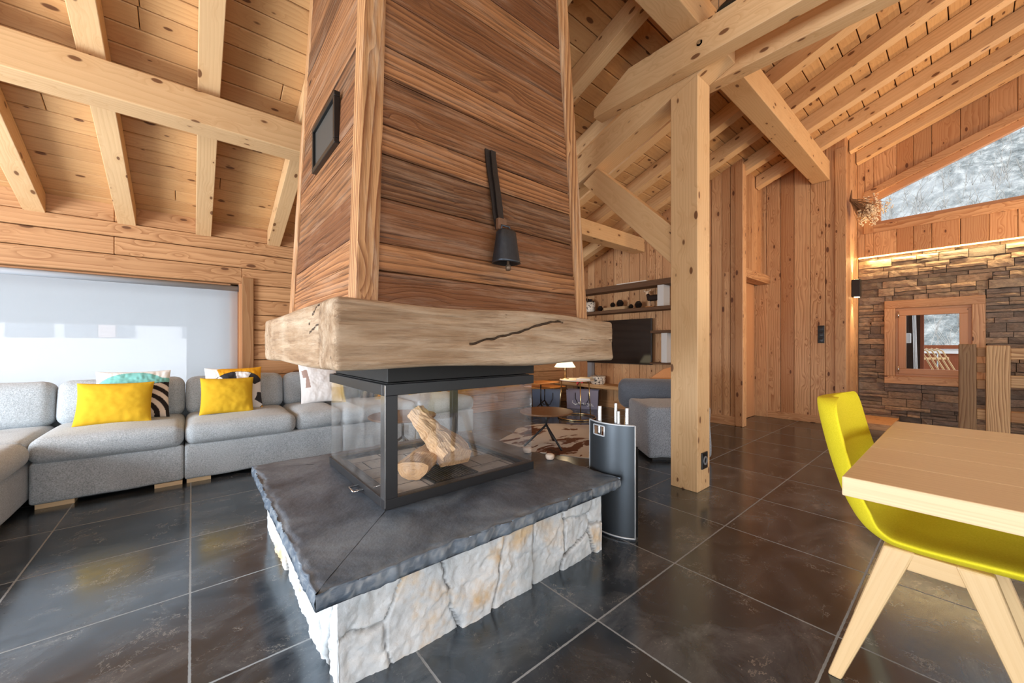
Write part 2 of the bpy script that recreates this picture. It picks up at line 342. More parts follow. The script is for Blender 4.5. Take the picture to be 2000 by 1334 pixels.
# ------------------------------------------------------------------ mesh builder
class MB:
    def __init__(s): s.v = []; s.f = []; s.wc = []; s.ti = []; s.ex = {}; s.sm = []
    def add(s, verts, faces, wcs=None, tint=.5, smooth=False, **ex):
        o = len(s.v); n = len(verts)
        s.v += [V(p) for p in verts]; s.f += [tuple(i+o for i in f) for f in faces]; s.sm += [smooth]*len(faces)
        s.wc += list(wcs) if wcs is not None else [V(p) for p in verts]
        s.ti += list(tint) if isinstance(tint, (list, tuple)) else [tint]*n
        for k, a in ex.items():
            s.ex.setdefault(k, [None]*o); s.ex[k] += a
        for k in s.ex:
            d = len(s.v)-len(s.ex[k])
            if d > 0: s.ex[k] += [None]*d
        return o
    def hexa(s, c, grain=(1, 0, 0), tint=None, off=None):
        """8 corners: 4 bottom ring, 4 top ring"""
        gr = V(grain).normalized(); up = V((0, 0, 1)) if abs(gr.z) < .9 else V((1, 0, 0))
        h = gr.cross(up).normalized(); k = gr.cross(h)
        if off is None: off = V((R.uniform(0, 60), R.uniform(0, 60), R.uniform(0, 60)))
        c = [V(p) for p in c]
        wcs = [V((p.dot(gr), p.dot(h), p.dot(k)))+off for p in c]
        cen = sum(c, V())/8
        fs = [(0, 3, 2, 1), (4, 5, 6, 7), (0, 1, 5, 4), (1, 2, 6, 5), (2, 3, 7, 6), (3, 0, 4, 7)]
        out = []
        for f in fs:
            a, b, d = c[f[0]], c[f[1]], c[f[2]]
            nn = (b-a).cross(d-a); fc = (a+d)/2
            out.append(f if nn.dot(fc-cen) >= 0 else f[::-1])
        s.add(c, out, wcs, R.random() if tint is None else tint)
    def box(s, lo, hi, axis=0, tint=None, M4=None):
        x0, y0, z0 = lo; x1, y1, z1 = hi
        c = [V(p) for p in ((x0, y0, z0), (x1, y0, z0), (x1, y1, z0), (x0, y1, z0), (x0, y0, z1), (x1, y0, z1), (x1, y1, z1), (x0, y1, z1))]
        g = V(((1, 0, 0), (0, 1, 0), (0, 0, 1))[axis])
        if M4 is not None: c = [M4 @ p for p in c]; g = M4.to_3x3() @ g
        s.hexa(c, g, tint)
    def lathe(s, prof, cen=(0, 0, 0), n=24, smooth=True, M4=None, cap=True):
        vs = []; fs = []
        for r, z in prof:
            for i in range(n):
                a = 2*math.pi*i/n; p = V((cen[0]+r*math.cos(a), cen[1]+r*math.sin(a), cen[2]+z)); vs.append(M4 @ p if M4 is not None else p)
        for j in range(len(prof)-1):
            for i in range(n): fs.append((j*n+i, j*n+(i+1) % n, (j+1)*n+(i+1) % n, (j+1)*n+i))
        s.add(vs, fs, None, .5, smooth)
        if cap:
            k = len(prof)-1
            s.add([vs[i] for i in range(n)], [tuple(reversed(range(n)))]); s.add([vs[k*n+i] for i in range(n)], [tuple(range(n))])
    def tube(s, pts, r, n=8, smooth=True, closed=False):
        pts = [V(p) for p in pts]; rr = r if isinstance(r, (list, tuple)) else [r]*len(pts)
        vs = []; fs = []; m = len(pts); prev = None
        for i, p in enumerate(pts):
            a = pts[(i-1) % m] if (closed or i > 0) else p; b = pts[(i+1) % m] if (closed or i < m-1) else p
            t = (b-a).normalized()
            if prev is None:
                u = t.orthogonal().normalized()
            else:
                u = (prev-t*prev.dot(t))
                u = u.normalized() if u.length > 1e-6 else t.orthogonal().normalized()
            prev = u; w = t.cross(u)
            for k in range(n):
                an = 2*math.pi*k/n; vs.append(p+(u*math.cos(an)+w*math.sin(an))*rr[i])
        for j in range(m if closed else m-1):
            j2 = (j+1) % m
            for k in range(n): fs.append((j*n+k, j*n+(k+1) % n, j2*n+(k+1) % n, j2*n+k))
        if not closed: fs.append(tuple(reversed(range(n)))); fs.append(tuple((m-1)*n+k for k in range(n)))
        s.add(vs, fs, None, .5, smooth)
    def prism(s, poly, d, grain=None, tint=None):
        """poly: list of 3D points (planar), d: extrusion vector"""
        n = len(poly); p = [V(q) for q in poly]; d = V(d); vs = p+[q+d for q in p]
        nrm = V()
        for i in range(n): nrm += p[i].cross(p[(i+1) % n])
        a, b = tuple(range(n)), tuple(range(2*n-1, n-1, -1))
        if nrm.dot(d) > 0: a = a[::-1]; b = b[::-1]
        fs = [a, b]
        for i in range(n):
            j = (i+1) % n; q = (i, j, j+n, i+n); fs.append(q if nrm.dot(d) > 0 else q[::-1])
        gr = V(grain or (1, 0, 0)).normalized(); up = V((0, 0, 1)) if abs(gr.z) < .9 else V((1, 0, 0))
        h = gr.cross(up).normalized(); k = gr.cross(h); off = V((R.uniform(0, 60), R.uniform(0, 60), R.uniform(0, 60)))
        s.add(vs, fs, [V((q.dot(gr), q.dot(h), q.dot(k)))+off for q in vs], R.random() if tint is None else tint)
    def rbox(s, cen, half, r, sp=.06, grain=0, disp=None, tint=.5, tintf=None, M4=None, arc=4):
        """rounded box on a grid; disp(p, c) moves a point given its place in the box's own frame"""
        cs = []
        for h in half:
            q = min(r, h*.999)
            edge = [-h+q*math.tan(math.pi/4*i/arc) for i in range(arc+1)]
            inner = max(1, int(round(2*(h-q)/sp)))
            mid = [-(h-q)+2*(h-q)*i/inner for i in range(1, inner)]
            cs.append(edge+mid+[-e for e in reversed(edge)])
        idx = {}; vs = []; fs = []
        def vid(i, j, k):
            if (i, j, k) not in idx: idx[(i, j, k)] = len(vs); vs.append((cs[0][i], cs[1][j], cs[2][k]))
            return idx[(i, j, k)]
        nx, ny, nz = (len(c)-1 for c in cs)
        for i in range(nx):
            for j in range(ny):
                fs.append((vid(i, j, 0), vid(i, j+1, 0), vid(i+1, j+1, 0), vid(i+1, j, 0))); fs.append((vid(i, j, nz), vid(i+1, j, nz), vid(i+1, j+1, nz), vid(i, j+1, nz)))
        for i in range(nx):
            for k in range(nz):
                fs.append((vid(i, 0, k), vid(i+1, 0, k), vid(i+1, 0, k+1), vid(i, 0, k+1))); fs.append((vid(i, ny, k), vid(i, ny, k+1), vid(i+1, ny, k+1), vid(i+1, ny, k)))
        for j in range(ny):
            for k in range(nz):
                fs.append((vid(0, j, k), vid(0, j, k+1), vid(0, j+1, k+1), vid(0, j+1, k))); fs.append((vid(nx, j, k), vid(nx, j+1, k), vid(nx, j+1, k+1), vid(nx, j, k+1)))
        off = V((R.uniform(0, 60), R.uniform(0, 60), R.uniform(0, 60))); pr = [(0, 1, 2), (1, 2, 0), (2, 0, 1)][grain]
        res = []; wcs = []; tis = []
        for p in vs:
            p = V(p); q = V([max(-(h-min(r, h*.999)), min(h-min(r, h*.999), a)) for a, h in zip(p, half)]); d = p-q
            rr = min(r, min(half)*.999) if False else r
            if d.length > 1e-9:
                sc = V([min(r, h*.999) for h in half]); dn = d.normalized(); p = q+V([dn[i]*sc[i] for i in range(3)])
            base = p.copy()
            if disp: p = disp(p, base)
            tis.append(tintf(base) if tintf else tint)
            wcs.append(V((base[pr[0]], base[pr[1]], base[pr[2]]))+off)
            p = p+V(cen); res.append(M4 @ p if M4 is not None else p)
        s.add(res, fs, wcs, tis, True)
    def build(s, name, mat, parent=None, origin=None, local=False, bevel=0., seg=2):
        if local: o = V((0, 0, 0))
        elif parent is not None: o = V(parent.parent.location if parent.parent else parent.location)
        elif origin is not None: o = V(origin)
        else:
            xs = [p.x for p in s.v]; ys = [p.y for p in s.v]; zs = [p.z for p in s.v]
            o = V(((min(xs)+max(xs))/2, (min(ys)+max(ys))/2, min(zs)))
        me = bpy.data.meshes.new(name); me.from_pydata([p-o for p in s.v], [], s.f); me.update()
        a = me.attributes.new('wc', 'FLOAT_VECTOR', 'POINT'); a.data.foreach_set('vector', [c for p in s.wc for c in p])
        a = me.attributes.new('tint', 'FLOAT', 'POINT'); a.data.foreach_set('value', s.ti)
        for k, lst in s.ex.items():
            if k == 'col':
                a = me.attributes.new('col', 'FLOAT_COLOR', 'POINT'); a.data.foreach_set('color', [c for q in lst for c in (*(q or (1, 1, 1)), 1.)])
            else:
                a = me.attributes.new(k, 'FLOAT', 'POINT'); a.data.foreach_set('value', [q or 0. for q in lst])
        me.polygons.foreach_set('use_smooth', s.sm)
        me.materials.append(M[mat] if isinstance(mat, str) else mat)
        ob = bpy.data.objects.new(name, me); COL.objects.link(ob)
        if parent is not None: ob.parent = parent
        else: ob.location = o
        if bevel:
            b = ob.modifiers.new('edge', 'BEVEL'); b.width = bevel; b.segments = seg; b.limit_method = 'ANGLE'; b.angle_limit = .7
        return ob

def tag(o, label, cat, group=None):
    o['label'] = label; o['category'] = cat
    if group: o['group'] = group
    return o
def thing(name, label, cat, loc=(0, 0, 0), rot=(0, 0, 0), group=None):
    o = bpy.data.objects.new(name, None); o.empty_display_size = .1; COL.objects.link(o)
    o.location = loc; o.rotation_euler = rot
    return tag(o, label, cat, group)
def struct(o): o['kind'] = 'structure'; return o
def fbm(p, o=4):
    return noise.fractal(V(p), .8, 2.1, o)
def nz(p): return noise.noise(V(p))

# ------------------------------------------------------------------ dimensions (metres; x, y run along the floor tiles)
WY = 4.9; TVX = 5.45; JY = 2.03; RX = 6.5; RY = 1.02; GX = 7.35; SX = 7.44
ZR = lambda y: 2.736+.384*(3.35-y)      # underside of the rafters
ZP = lambda y: ZR(y)+.165               # underside of the ceiling boards
RIDGE = -1.1
# ------------------------------------------------------------------ room shell
b = MB(); b.box((-3.4, -4.2, -.12), (RX+.05, WY+.25, 0)); struct(b.build('floor', 'floor'))
# ceiling boards, running along x
b = MB(); n = 46; yl = [WY+.2-(WY+.2-RIDGE)*i/n for i in range(n+1)]
for i in range(n):
    ya, yb = yl[i], yl[i+1]+.008
    x = -3.4-R.uniform(0, 1.5)
    while x < GX:
        x2 = x+R.uniform(2., 4.2); a, c = max(x, -3.4), min(x2-.004, GX+.15)
        if ya > RY+.2: c = min(c, RX+.1)
        if c > a:
            j = R.uniform(0, .004)
            b.hexa([(a, yb, ZP(yb)+j), (c, yb, ZP(yb)+j), (c, ya, ZP(ya)+j), (a, ya, ZP(ya)+j), (a, yb, ZP(yb)+.03), (c, yb, ZP(yb)+.03), (c, ya, ZP(ya)+.03), (a, ya, ZP(ya)+.03)], (1, 0, 0))
        x = x2
ceil = b.build('ceiling', 'ceil', bevel=.004, seg=1); struct(ceil)
b = MB(); zt = ZP(RIDGE)
for i in range(24):
    ya = RIDGE-(4.2+RIDGE)*i/24; yb = RIDGE-(4.2+RIDGE)*(i+1)/24+.004; f = lambda y: zt-.384*(RIDGE-y)
    b.hexa([(-3.4, yb, f(yb)), (GX+.2, yb, f(yb)), (GX+.2, ya, f(ya)), (-3.4, ya, f(ya)), (-3.4, yb, f(yb)+.03), (GX+.2, yb, f(yb)+.03), (GX+.2, ya, f(ya)+.03), (-3.4, ya, f(ya)+.03)], (1, 0, 0))
struct(b.build('ceiling', 'ceil'))
b = MB(); zz = ZP(RIDGE)
b.hexa([(-3.5, RIDGE, zz+.031), (GX+.3, RIDGE, zz+.031), (GX+.3, WY+.6, ZP(WY+.6)+.031), (-3.5, WY+.6, ZP(WY+.6)+.031), (-3.5, RIDGE, zz+.25), (GX+.3, RIDGE, zz+.25), (GX+.3, WY+.6, ZP(WY+.6)+.25), (-3.5, WY+.6, ZP(WY+.6)+.25)])
b.hexa([(-3.5, -4.4, f(-4.4)+.031), (GX+.3, -4.4, f(-4.4)+.031), (GX+.3, RIDGE, zz+.031), (-3.5, RIDGE, zz+.031), (-3.5, -4.4, f(-4.4)+.25), (GX+.3, -4.4, f(-4.4)+.25), (GX+.3, RIDGE, zz+.25), (-3.5, RIDGE, zz+.25)])
struct(b.build('roof', 'void'))

# window wall (y = WY): horizontal boards around the blind window
WX0, WX1, WZ0, WZ1 = -2.7, .40, .42, 1.70
b = MB()
rows = [0, .14, .28, .42, .59, .74, .90, 1.06, 1.22, 1.38, 1.54, 1.70, 1.87, 2.03, 2.16, 2.32]
for z0, z1 in zip(rows, rows[1:]):
    segs = [(-3.4, WX0), (WX1, TVX+.05)] if WZ0 <= z0 < WZ1-.01 else [(-3.4, TVX+.05)]
    for s0, s1 in segs:
        x = s0
        while x < s1-.01:
            x2 = min(s1, x+R.uniform(1.6, 3.4)); pr = .0 if z1 < 2.1 else .0
            if abs(z0-2.03) < .01: pr = .012
            b.box((x, WY-pr+R.uniform(0, .004), z0), (x2-.002, WY+.12, z1-.006), 0, tint=(.62 if abs(z0-2.03) < .01 else R.uniform(.2, .8))); x = x2
wl = struct(b.build('wall_left', 'hwall', bevel=.005, seg=1))
b = MB(); b.box((-3.4, WY+.121, 0), (WX0, WY+.2, 2.6)); b.box((WX1, WY+.121, 0), (TVX+.2, WY+.2, 2.6)); b.box((WX0, WY+.121, 0), (WX1, WY+.2, WZ0-.002)); b.box((WX0, WY+.121, WZ1+.002), (WX1, WY+.2, 2.6)); b.build('backing', 'void', wl)
b = MB(); b.box((WX1+.0, WY-.03, WZ0-.1), (WX1+.105, WY+.1, WZ1+.065), 2); struct(b.build('trim_1', 'railwood', bevel=.006))
b = MB(); b.box((WX1-.02, WY+.0, WZ0), (WX1, WY+.16, WZ1), 2); struct(b.build('trim_2', 'orange'))
# the big window itself: frame, pane; blind in front
w1 = MB(); w1.box((WX0, WY+.10, WZ0), (WX1-.02, WY+.16, WZ0+.07), 0); w1.box((WX0, WY+.10, WZ1-.07), (WX1-.02, WY+.16, WZ1), 0)
w1.box((WX0, WY+.10, WZ0), (WX0+.07, WY+.16, WZ1), 2); w1.box((WX1-.09, WY+.10, WZ0), (WX1-.02, WY+.16, WZ1), 2)
win = struct(w1.build('window_1', 'orange', bevel=.003))
g_ = MB(); g_.box((WX0+.07, WY+.125, WZ0+.07), (WX1-.09, WY+.13, WZ1-.07)); g_.build('pane', 'pane', win)
bl = thing('roller_blind', 'pale grey translucent roller blind pulled down over the wide window behind the sofa', 'blind', ((WX0+WX1)/2, WY+.05, WZ0+.03))
q = MB(); q.box((WX0+.03, WY+.052, WZ0+.05), (WX1-.03, WY+.0535, WZ1-.06)); q.build('fabric', 'blind', bl)
q = MB(); q.tube([(WX0+.02, WY+.05, WZ1-.05), (WX1-.025, WY+.05, WZ1-.05)], .028, 16); q.build('roller', plain('blind_roller', (168, 174, 182), .6), bl)
q = MB(); q.box((WX1-.028, WY+.02, WZ1-.085), (WX1-.021, WY+.08, WZ1-.015)); q.build('bracket', 'chrome', bl)
q = MB(); q.tube([(WX0+.03, WY+.052, WZ0+.05), (WX1-.03, WY+.052, WZ0+.05)], .01, 8); q.build('bottom_bar', 'whitepl', bl)

# television wall (x = TVX): vertical boards
def vboards_x(b, X, y0, y1, z0, ztop, wmin=.1, wmax=.19, th=.06, holes=None, sgn=1):
    """boards standing in a plane of constant x, facing -x"""
    y = y0
    while y < y1-.005:
        y2 = min(y1, y+R.uniform(wmin, wmax))
        if y1-y2 < .05: y2 = y1
        j = R.uniform(0, .006); t = R.random(); a, c = y, y2-.005
        zb0 = z0(a) if callable(z0) else z0; zb1 = z0(c) if callable(z0) else z0
        zt0 = ztop(a) if callable(ztop) else ztop; zt1 = ztop(c) if callable(ztop) else ztop
        b.hexa([(X+j, a, zb0), (X+th, a, zb0), (X+th, c, zb1), (X+j, c, zb1), (X+j, a, zt0), (X+th, a, zt0), (X+th, c, zt1), (X+j, c, zt1)], (0, 0, 1), t)
        y = y2
b = MB(); vboards_x(b, TVX, JY-.16, WY, 0, lambda y: ZP(y)+.01); wb = struct(b.build('wall_back', 'larch', bevel=.004, seg=1)); b = MB(); b.box((TVX+.062, JY-.1, 0), (TVX+.12, WY+.2, 3.8)); b.build('backing', 'void', wb)
b = MB(); b.box((TVX-.014, JY-.14, 0), (TVX+.0, WY, .12), 1); struct(b.build('baseboard_back', 'larch', bevel=.004))
# corner boards at the end of the television wall
b = MB()
b.box((TVX-.02, JY-.175, 0), (TVX+.10, JY-.15, 3.4), 2); b.box((TVX-.022, JY-.17, 0), (TVX-.002, JY-.08, 3.4), 2); struct(b.build('trim_3', 'larch', bevel=.006))
# side wall of the recess with the door
def vboards_y(b, Y, x0, x1, z0, zt, wmin=.1, wmax=.19, th=.06):
    x = x0
    while x < x1-.005:
        x2 = min(x1, x+R.uniform(wmin, wmax))
        if x1-x2 < .05: x2 = x1
        b.box((x, Y+R.uniform(0, .005), z0), (x2-.005, Y+th, zt), 2); x = x2
b = MB(); vboards_y(b, JY-.09, TVX+.1, RX+.05, 2.03, ZP(JY)+.05); vboards_y(b, JY+.02, RX-.05, RX+.05, 0, 2.03); vboards_y(b, JY, TVX, TVX+.14, 0, 2.03)
struct(b.build('wall_side', 'larch', bevel=.004, seg=1))
b = MB(); b.box((TVX+.14, JY+.02, .005), (RX-.05, JY+.06, 1.98), 2)
dr = struct(b.build('door_1', 'orange', bevel=.003))
b = MB(); b.box((TVX+.09, JY-.17, 1.95), (RX+.02, JY-.01, 2.07), 0); struct(b.build('trim_4', 'larch', bevel=.006))
b = MB(); b.box((RX-.02, JY-.14, 0), (RX+.03, JY+.03, 1.95), 2); struct(b.build('trim_5', 'larch', bevel=.004))
# wall beside the stair (x = RX)
b = MB(); vboards_x(b, RX, RY+.02, JY-.02, 0, lambda y: ZP(y)+.01, .16, .22); wr = struct(b.build('wall_right', 'larch', bevel=.004, seg=1)); b = MB(); b.box((RX+.062, RY+.062, 0), (RX+.12, JY+.2, 4.)); b.build('backing', 'void', wr)
b = MB(); b.box((RX-.014, RY+.1, 0), (RX, JY-.14, .1), 1); struct(b.build('baseboard_right', 'larch', bevel=.004))
b = MB(); b.box((RX-.03, RY-.012, 0), (RX-.001, RY+.10, ZR(RY)), 2); struct(b.build('trim_6', 'larch', bevel=.005))
# short return (y = RY) from that wall to the gable
b = MB(); vboards_y(b, RY, RX, SX, -1.2, ZP(RY)+.02, .16, .24); struct(b.build('wall_return', 'larch', bevel=.004, seg=1))

# gable (x = GX), timber above the stone, with the raked window
TZ = lambda y: 3.168+(.851-y)*.41     # raked head of the opening
TY0, TY1, TZ0 = -1.5, .851, 2.743
ROOF = lambda y: ZP(y)+.01 if y > RIDGE else ZP(RIDGE)-.384*(RIDGE-y)
b = MB(); cuts = [RY, .94, .851]; y = .851
while y > -4.2: y -= R.uniform(.15, .26); cuts.append(max(y, -4.2))
cuts = sorted(set([c for c in cuts if not (TY0 < c < TY0+.05)]+[TY0]), reverse=True)
for a, c in zip(cuts, cuts[1:]):
    j = R.uniform(0, .006); t = R.random()
    a2, c2 = a, c+.003
    hole = a2 <= TY1+.01 and c2 >= TY0-.01
    parts = [(2.31, 2.31, TZ0, TZ0), (TZ(a2), TZ(c2), ROOF(a2), ROOF(c2))] if hole else [(2.31, 2.31, ROOF(a2), ROOF(c2))]
    for p0, p1, q0, q1 in parts:
        b.hexa([(GX+j, c2, p1), (GX+.12, c2, p1), (GX+.12, a2, p0), (GX+j, a2, p0), (GX+j, c2, q1), (GX+.12, c2, q1), (GX+.12, a2, q0), (GX+j, a2, q0)], (0, 0, 1), t)
wg = struct(b.build('wall_gable', 'larch', bevel=.004, seg=1))
b = MB(); BX0, BX1 = GX+.121, GX+.2
b.box((BX0, -4.2, 2.31), (BX1, RY+.1, TZ0)); b.box((BX0, TY1, TZ0), (BX1, RY+.1, 4.0))
b.hexa([(BX0, TY0, TZ(TY0)), (BX1, TY0, TZ(TY0)), (BX1, TY1, TZ(TY1)), (BX0, TY1, TZ(TY1)), (BX0, TY0, 4.9), (BX1, TY0, 4.9), (BX1, TY1, 4.9), (BX0, TY1, 4.9)]); b.box((BX0, -4.2, TZ0), (BX1, TY0, 4.9)); b.build('backing', 'void', wg)
# raked window: casing boards, frame and pane
def raked(b, x0, x1, y0, y1, zb, dt, th, grain=None):
    pass
b = MB()
b.hexa([(GX-.022, TY0, TZ(TY0)), (GX, TY0, TZ(TY0)), (GX, TY1+.1, TZ(TY1+.1)), (GX-.022, TY1+.1, TZ(TY1+.1)), (GX-.022, TY0, TZ(TY0)+.10), (GX, TY0, TZ(TY0)+.10), (GX, TY1+.1, TZ(TY1+.1)+.10), (GX-.022, TY1+.1, TZ(TY1+.1)+.10)], (0, 1, 0))
b.box((GX-.022, TY1, TZ0-.11), (GX, TY1+.10, TZ(TY1+.1)), 2)
b.box((GX-.022, TY0, TZ0-.11), (GX, TY1, TZ0), 1)
struct(b.build('trim_7', 'larch', bevel=.004))
fr = MB(); F0, F1 = GX+.03, GX+.10; w = .085
fr.hexa([(F0, TY0, TZ(TY0)-w), (F1, TY0, TZ(TY0)-w), (F1, TY1, TZ(TY1)-w), (F0, TY1, TZ(TY1)-w), (F0, TY0, TZ(TY0)), (F1, TY0, TZ(TY0)), (F1, TY1, TZ(TY1)), (F0, TY1, TZ(TY1))], (0, 1, 0))
fr.box((F0, TY0, TZ0), (F1, TY1, TZ0+.05), 1); fr.box((F0, TY1-.07, TZ0+.05), (F1, TY1, TZ(TY1)-w), 2); fr.box((F0, TY0, TZ0+.05), (F1, TY0+.07, TZ(TY0)-w-.03), 2)
w2 = struct(fr.build('window_2', 'orange', bevel=.003))
q = MB(); q.prism([(GX+.065, TY0+.05, TZ0+.04), (GX+.065, TY1-.06, TZ0+.04), (GX+.065, TY1-.06, TZ(TY1)-.07), (GX+.065, TY0+.05, TZ(TY0)-.07)], (.006, 0, 0)); q.build('pane', 'pane', w2)
# ledge-stone wall with the small window
HY0, HY1, HZ0, HZ1 = -.14, .745, .53, 1.665
b = MB(); z = -1.1
def ledge(b, y0, y1, z0, z1):
    nx = max(2, int((y1-y0)/.045)); nzz = 2; pr = R.uniform(-.022, .02); t = R.random(); sd = R.uniform(0, 90)
    off = V((R.uniform(0, 9), R.uniform(0, 9), R.uniform(0, 9))); vs = []; fs = []
    sl = R.uniform(-.012, .012)
    for k in range(nzz+1):
        for i in range(nx+1):
            y = y0+(y1-y0)*i/nx; zz = z0+(z1-z0)*k/nzz
            ed = (i in (0, nx)) or (k in (0, nzz))
            d = pr+.014*fbm((y*9+sd, zz*22, sd), 3)+sl*(i/nx-.5)
            if ed: d += .007
            wz = zz+(.005*nz((y*14, zz*5, sd)) if k in (0, nzz) else 0)
            vs.append((SX+d, y, wz))
    m = len(vs)
    for i in range(nx+1): vs.append((SX+.08, y0+(y1-y0)*i/nx, z0)); 
    for i in range(nx+1): vs.append((SX+.08, y0+(y1-y0)*i/nx, z1))
    for k in range(nzz):
        for i in range(nx):
            a = k*(nx+1)+i; fs.append((a, a+nx+1, a+nx+2, a+1))
    for i in range(nx):
        fs.append((i, i+1, m+i+1, m+i)); tt = nzz*(nx+1); fs.append((tt+i+1, tt+i, m+nx+1+i, m+nx+2+i))
    r_ = nx+1; fs.append((0, r_, 2*r_, m+r_, m)); fs.append((nx, m+nx, m+r_+nx, 2*r_+nx, r_+nx))
    b.add(vs, [f for f in fs if f], [V(p)+off for p in vs], t)
while z < 2.36:
    h = R.choice([.05, .065, .08, .095, .11]); y = RY; y = RY
    while y > -2.6:
        y2 = y-R.choice([.12, .18, .24, .3, .4])*R.uniform(.8, 1.2)
        z2 = min(z+h, 2.36); segs = [(y2, y)]
        if z2 > HZ0 and z < HZ1:
            segs = [(max(a, HY1), c) for a, c in [(y2, y)] if c > HY1]+[(a, min(c, HY0)) for a, c in [(y2, y)] if a < HY0]
            a, c = max(y2, HY0), min(y, HY1)
            if c-a > .02 and z2 > HZ1+.012: ledge(b, a+.003, c-.003, HZ1+.003, z2-.003)
            if c-a > .02 and z < HZ0-.012: ledge(b, a+.003, c-.003, z+.003, HZ0-.003)
        for a, c in segs:
            if c-a > .02:
                if h > .075 and R.random() < .45: ledge(b, a+.003, c-.003, z+.003, z+h*.45-.003); ledge(b, a+.003, c-.003, z+h*.45+.003, z2-.003)
                else: ledge(b, a+.003, c-.003, z+.003, z2-.003)
        y = y2
    z += h
X0, X1 = SX+.03, SX+.3
st = struct(b.build('wall_stone', 'ledge'))
b = MB(); b.box((X0, HY1, -1.2), (X1, RY+.05, 2.5)); b.box((X0, -4.2, -1.2), (X1, HY0, 2.5)); b.box((X0, HY0, -1.2), (X1, HY1, HZ0)); b.box((X0, HY0, HZ1), (X1, HY1, 2.5))
b.build('backing', 'render', st)
# small window
b = MB(); a = .105
b.box((SX-.05, HY0, HZ1-a), (SX+.1, HY1, HZ1), 1); b.box((SX-.05, HY0, HZ0), (SX+.1, HY1, HZ0+a), 1)
b.box((SX-.05, HY1-a, HZ0+a), (SX+.1, HY1, HZ1-a), 2); b.box((SX-.05, HY0, HZ0+a), (SX+.1, HY0+a, HZ1-a), 2)
struct(b.build('trim_8', 'larch', bevel=.004))
iy0, iy1, iz0, iz1 = HY0+a, HY1-a, HZ0+a, HZ1-a
fr = MB()
def ring(b, x0, x1, y0, y1, z0, z1, w):
    b.box((x0, y0, z0), (x1, y1, z0+w), 1); b.box((x0, y0, z1-w), (x1, y1, z1), 1); b.box((x0, y0, z0+w), (x1, y0+w, z1-w), 2); b.box((x0, y1-w, z0+w), (x1, y1, z1-w), 2)
ring(fr, SX-.01, SX+.1, iy0, iy1, iz0, iz1, .035)
w3 = struct(fr.build('window_3', 'orange', bevel=.003))
q = MB(); ring(q, SX-.025, SX+.05, iy0+.03, iy1-.03, iz0+.03, iz1-.03, .072); sash = q.build('sash', 'orange', w3, bevel=.005)
q = MB(); q.box((SX+.01, iy0+.09, iz0+.09), (SX+.016, iy1-.09, iz1-.09)); q.build('pane', 'pane', w3)
for zz in (iz0+.06, iz1-.13):
    q = MB(); q.tube([(SX-.03, iy1-.03, zz), (SX-.03, iy1-.03, zz+.07)], .009, 8); q.build('hinge', 'chrome', w3)
# unseen walls with their windows (daylight comes in here)
b = MB()
for lo, hi in [((-3.5, -4.2, 0), (-3.4, WY+.1, .12)), ((-3.5, -4.2, 2.3), (-3.4, WY+.1, 4.8)), ((-3.5, -4.2, .12), (-3.4, -3.2, 2.3)), ((-3.5, 3.6, .12), (-3.4, WY+.1, 2.3)), ((-3.5, .05, .12), (-3.4, 1.45, 2.3))]: b.box(lo, hi, 1)  # last box: pier added so the small window doesn't mirror the bright daylight areas
struct(b.build('wall_front', 'hwall'))
b = MB()
for lo, hi in [((-3.5, -4.3, 0), (GX+.2, -4.2, .12)), ((-3.5, -4.3, 2.5), (GX+.2, -4.2, 4.8)), ((-3.5, -4.3, .12), (-2.6, -4.2, 2.5)), ((5.6, -4.3, .12), (GX+.2, -4.2, 2.5))]: b.box(lo, hi, 0)
struct(b.build('wall_rear', 'hwall'))
# stair head: light wooden landing edge and stair flight below
b = MB(); b.box((RX+.05, .60, -.06), (SX-.02, RY-.005, .055), 1); b.box((RX+.03, .60, -.10), (RX+.06, RY-.005, .075), 1); struct(b.build('trim_9', 'larch', bevel=.004))
b = MB(); b.box((RX+.06, -4.2, -1.25), (SX+.05, .6, -1.15)); struct(b.build('floor_lower', 'floor'))
b = MB(); b.box((RX, -4.2, -1.2), (RX+.05, .6, -.0)); struct(b.build('wall_stairwell', 'larch'))
b = MB(); b.box((RX+.05, .58, -1.2), (SX+.05, .60, -.06)); struct(b.build('wall_riser', 'void'))

# ------------------------------------------------------------------ roof timbers
def hexyz(b, x0, x1, y0, y1, zb0, zb1, zt0, zt1, grain=(0, 1, -.384), tint=None):
    b.hexa([(x0, y0, zb0), (x1, y0, zb0), (x1, y1, zb1), (x0, y1, zb1), (x0, y0, zt0), (x1, y0, zt0), (x1, y1, zt1), (x0, y1, zt1)], grain, tint)
raft = [(-1.62, 'outermost rafter over the sofa, beside the window wall end'), (-.985, 'rafter over the sofa corner, first of the row seen below the purlin'), (-.45, 'rafter over the two yellow cushions, second of the row below the purlin'),
        (.09, 'rafter over the middle of the sofa, third of the row below the purlin'), (.69, 'rafter brushing the chimney hood on the sofa side'), (1.30, 'rafter ending behind the chimney hood'),
        (1.90, 'first rafter past the chimney hood, hidden behind its corner'), (2.50, 'sloping rafter rising beside the chimney hood corner above the tie beam end'), (3.12, 'rafter above the big post, half hidden by the inclined strut'),
        (3.73, 'rafter seen between the inclined strut and the knee brace'), (4.34, 'first rafter of the lit bay beyond the tie beam'), (4.95, 'second rafter of the lit bay beyond the tie beam'),
        (5.57, 'third rafter of the lit bay, landing beside the door recess'), (6.19, 'fourth rafter of the lit bay, above the switch wall'), (6.77, 'rafter above the stair, next to last before the gable'), (7.28, 'last rafter, lying along the gable above the raked window')]
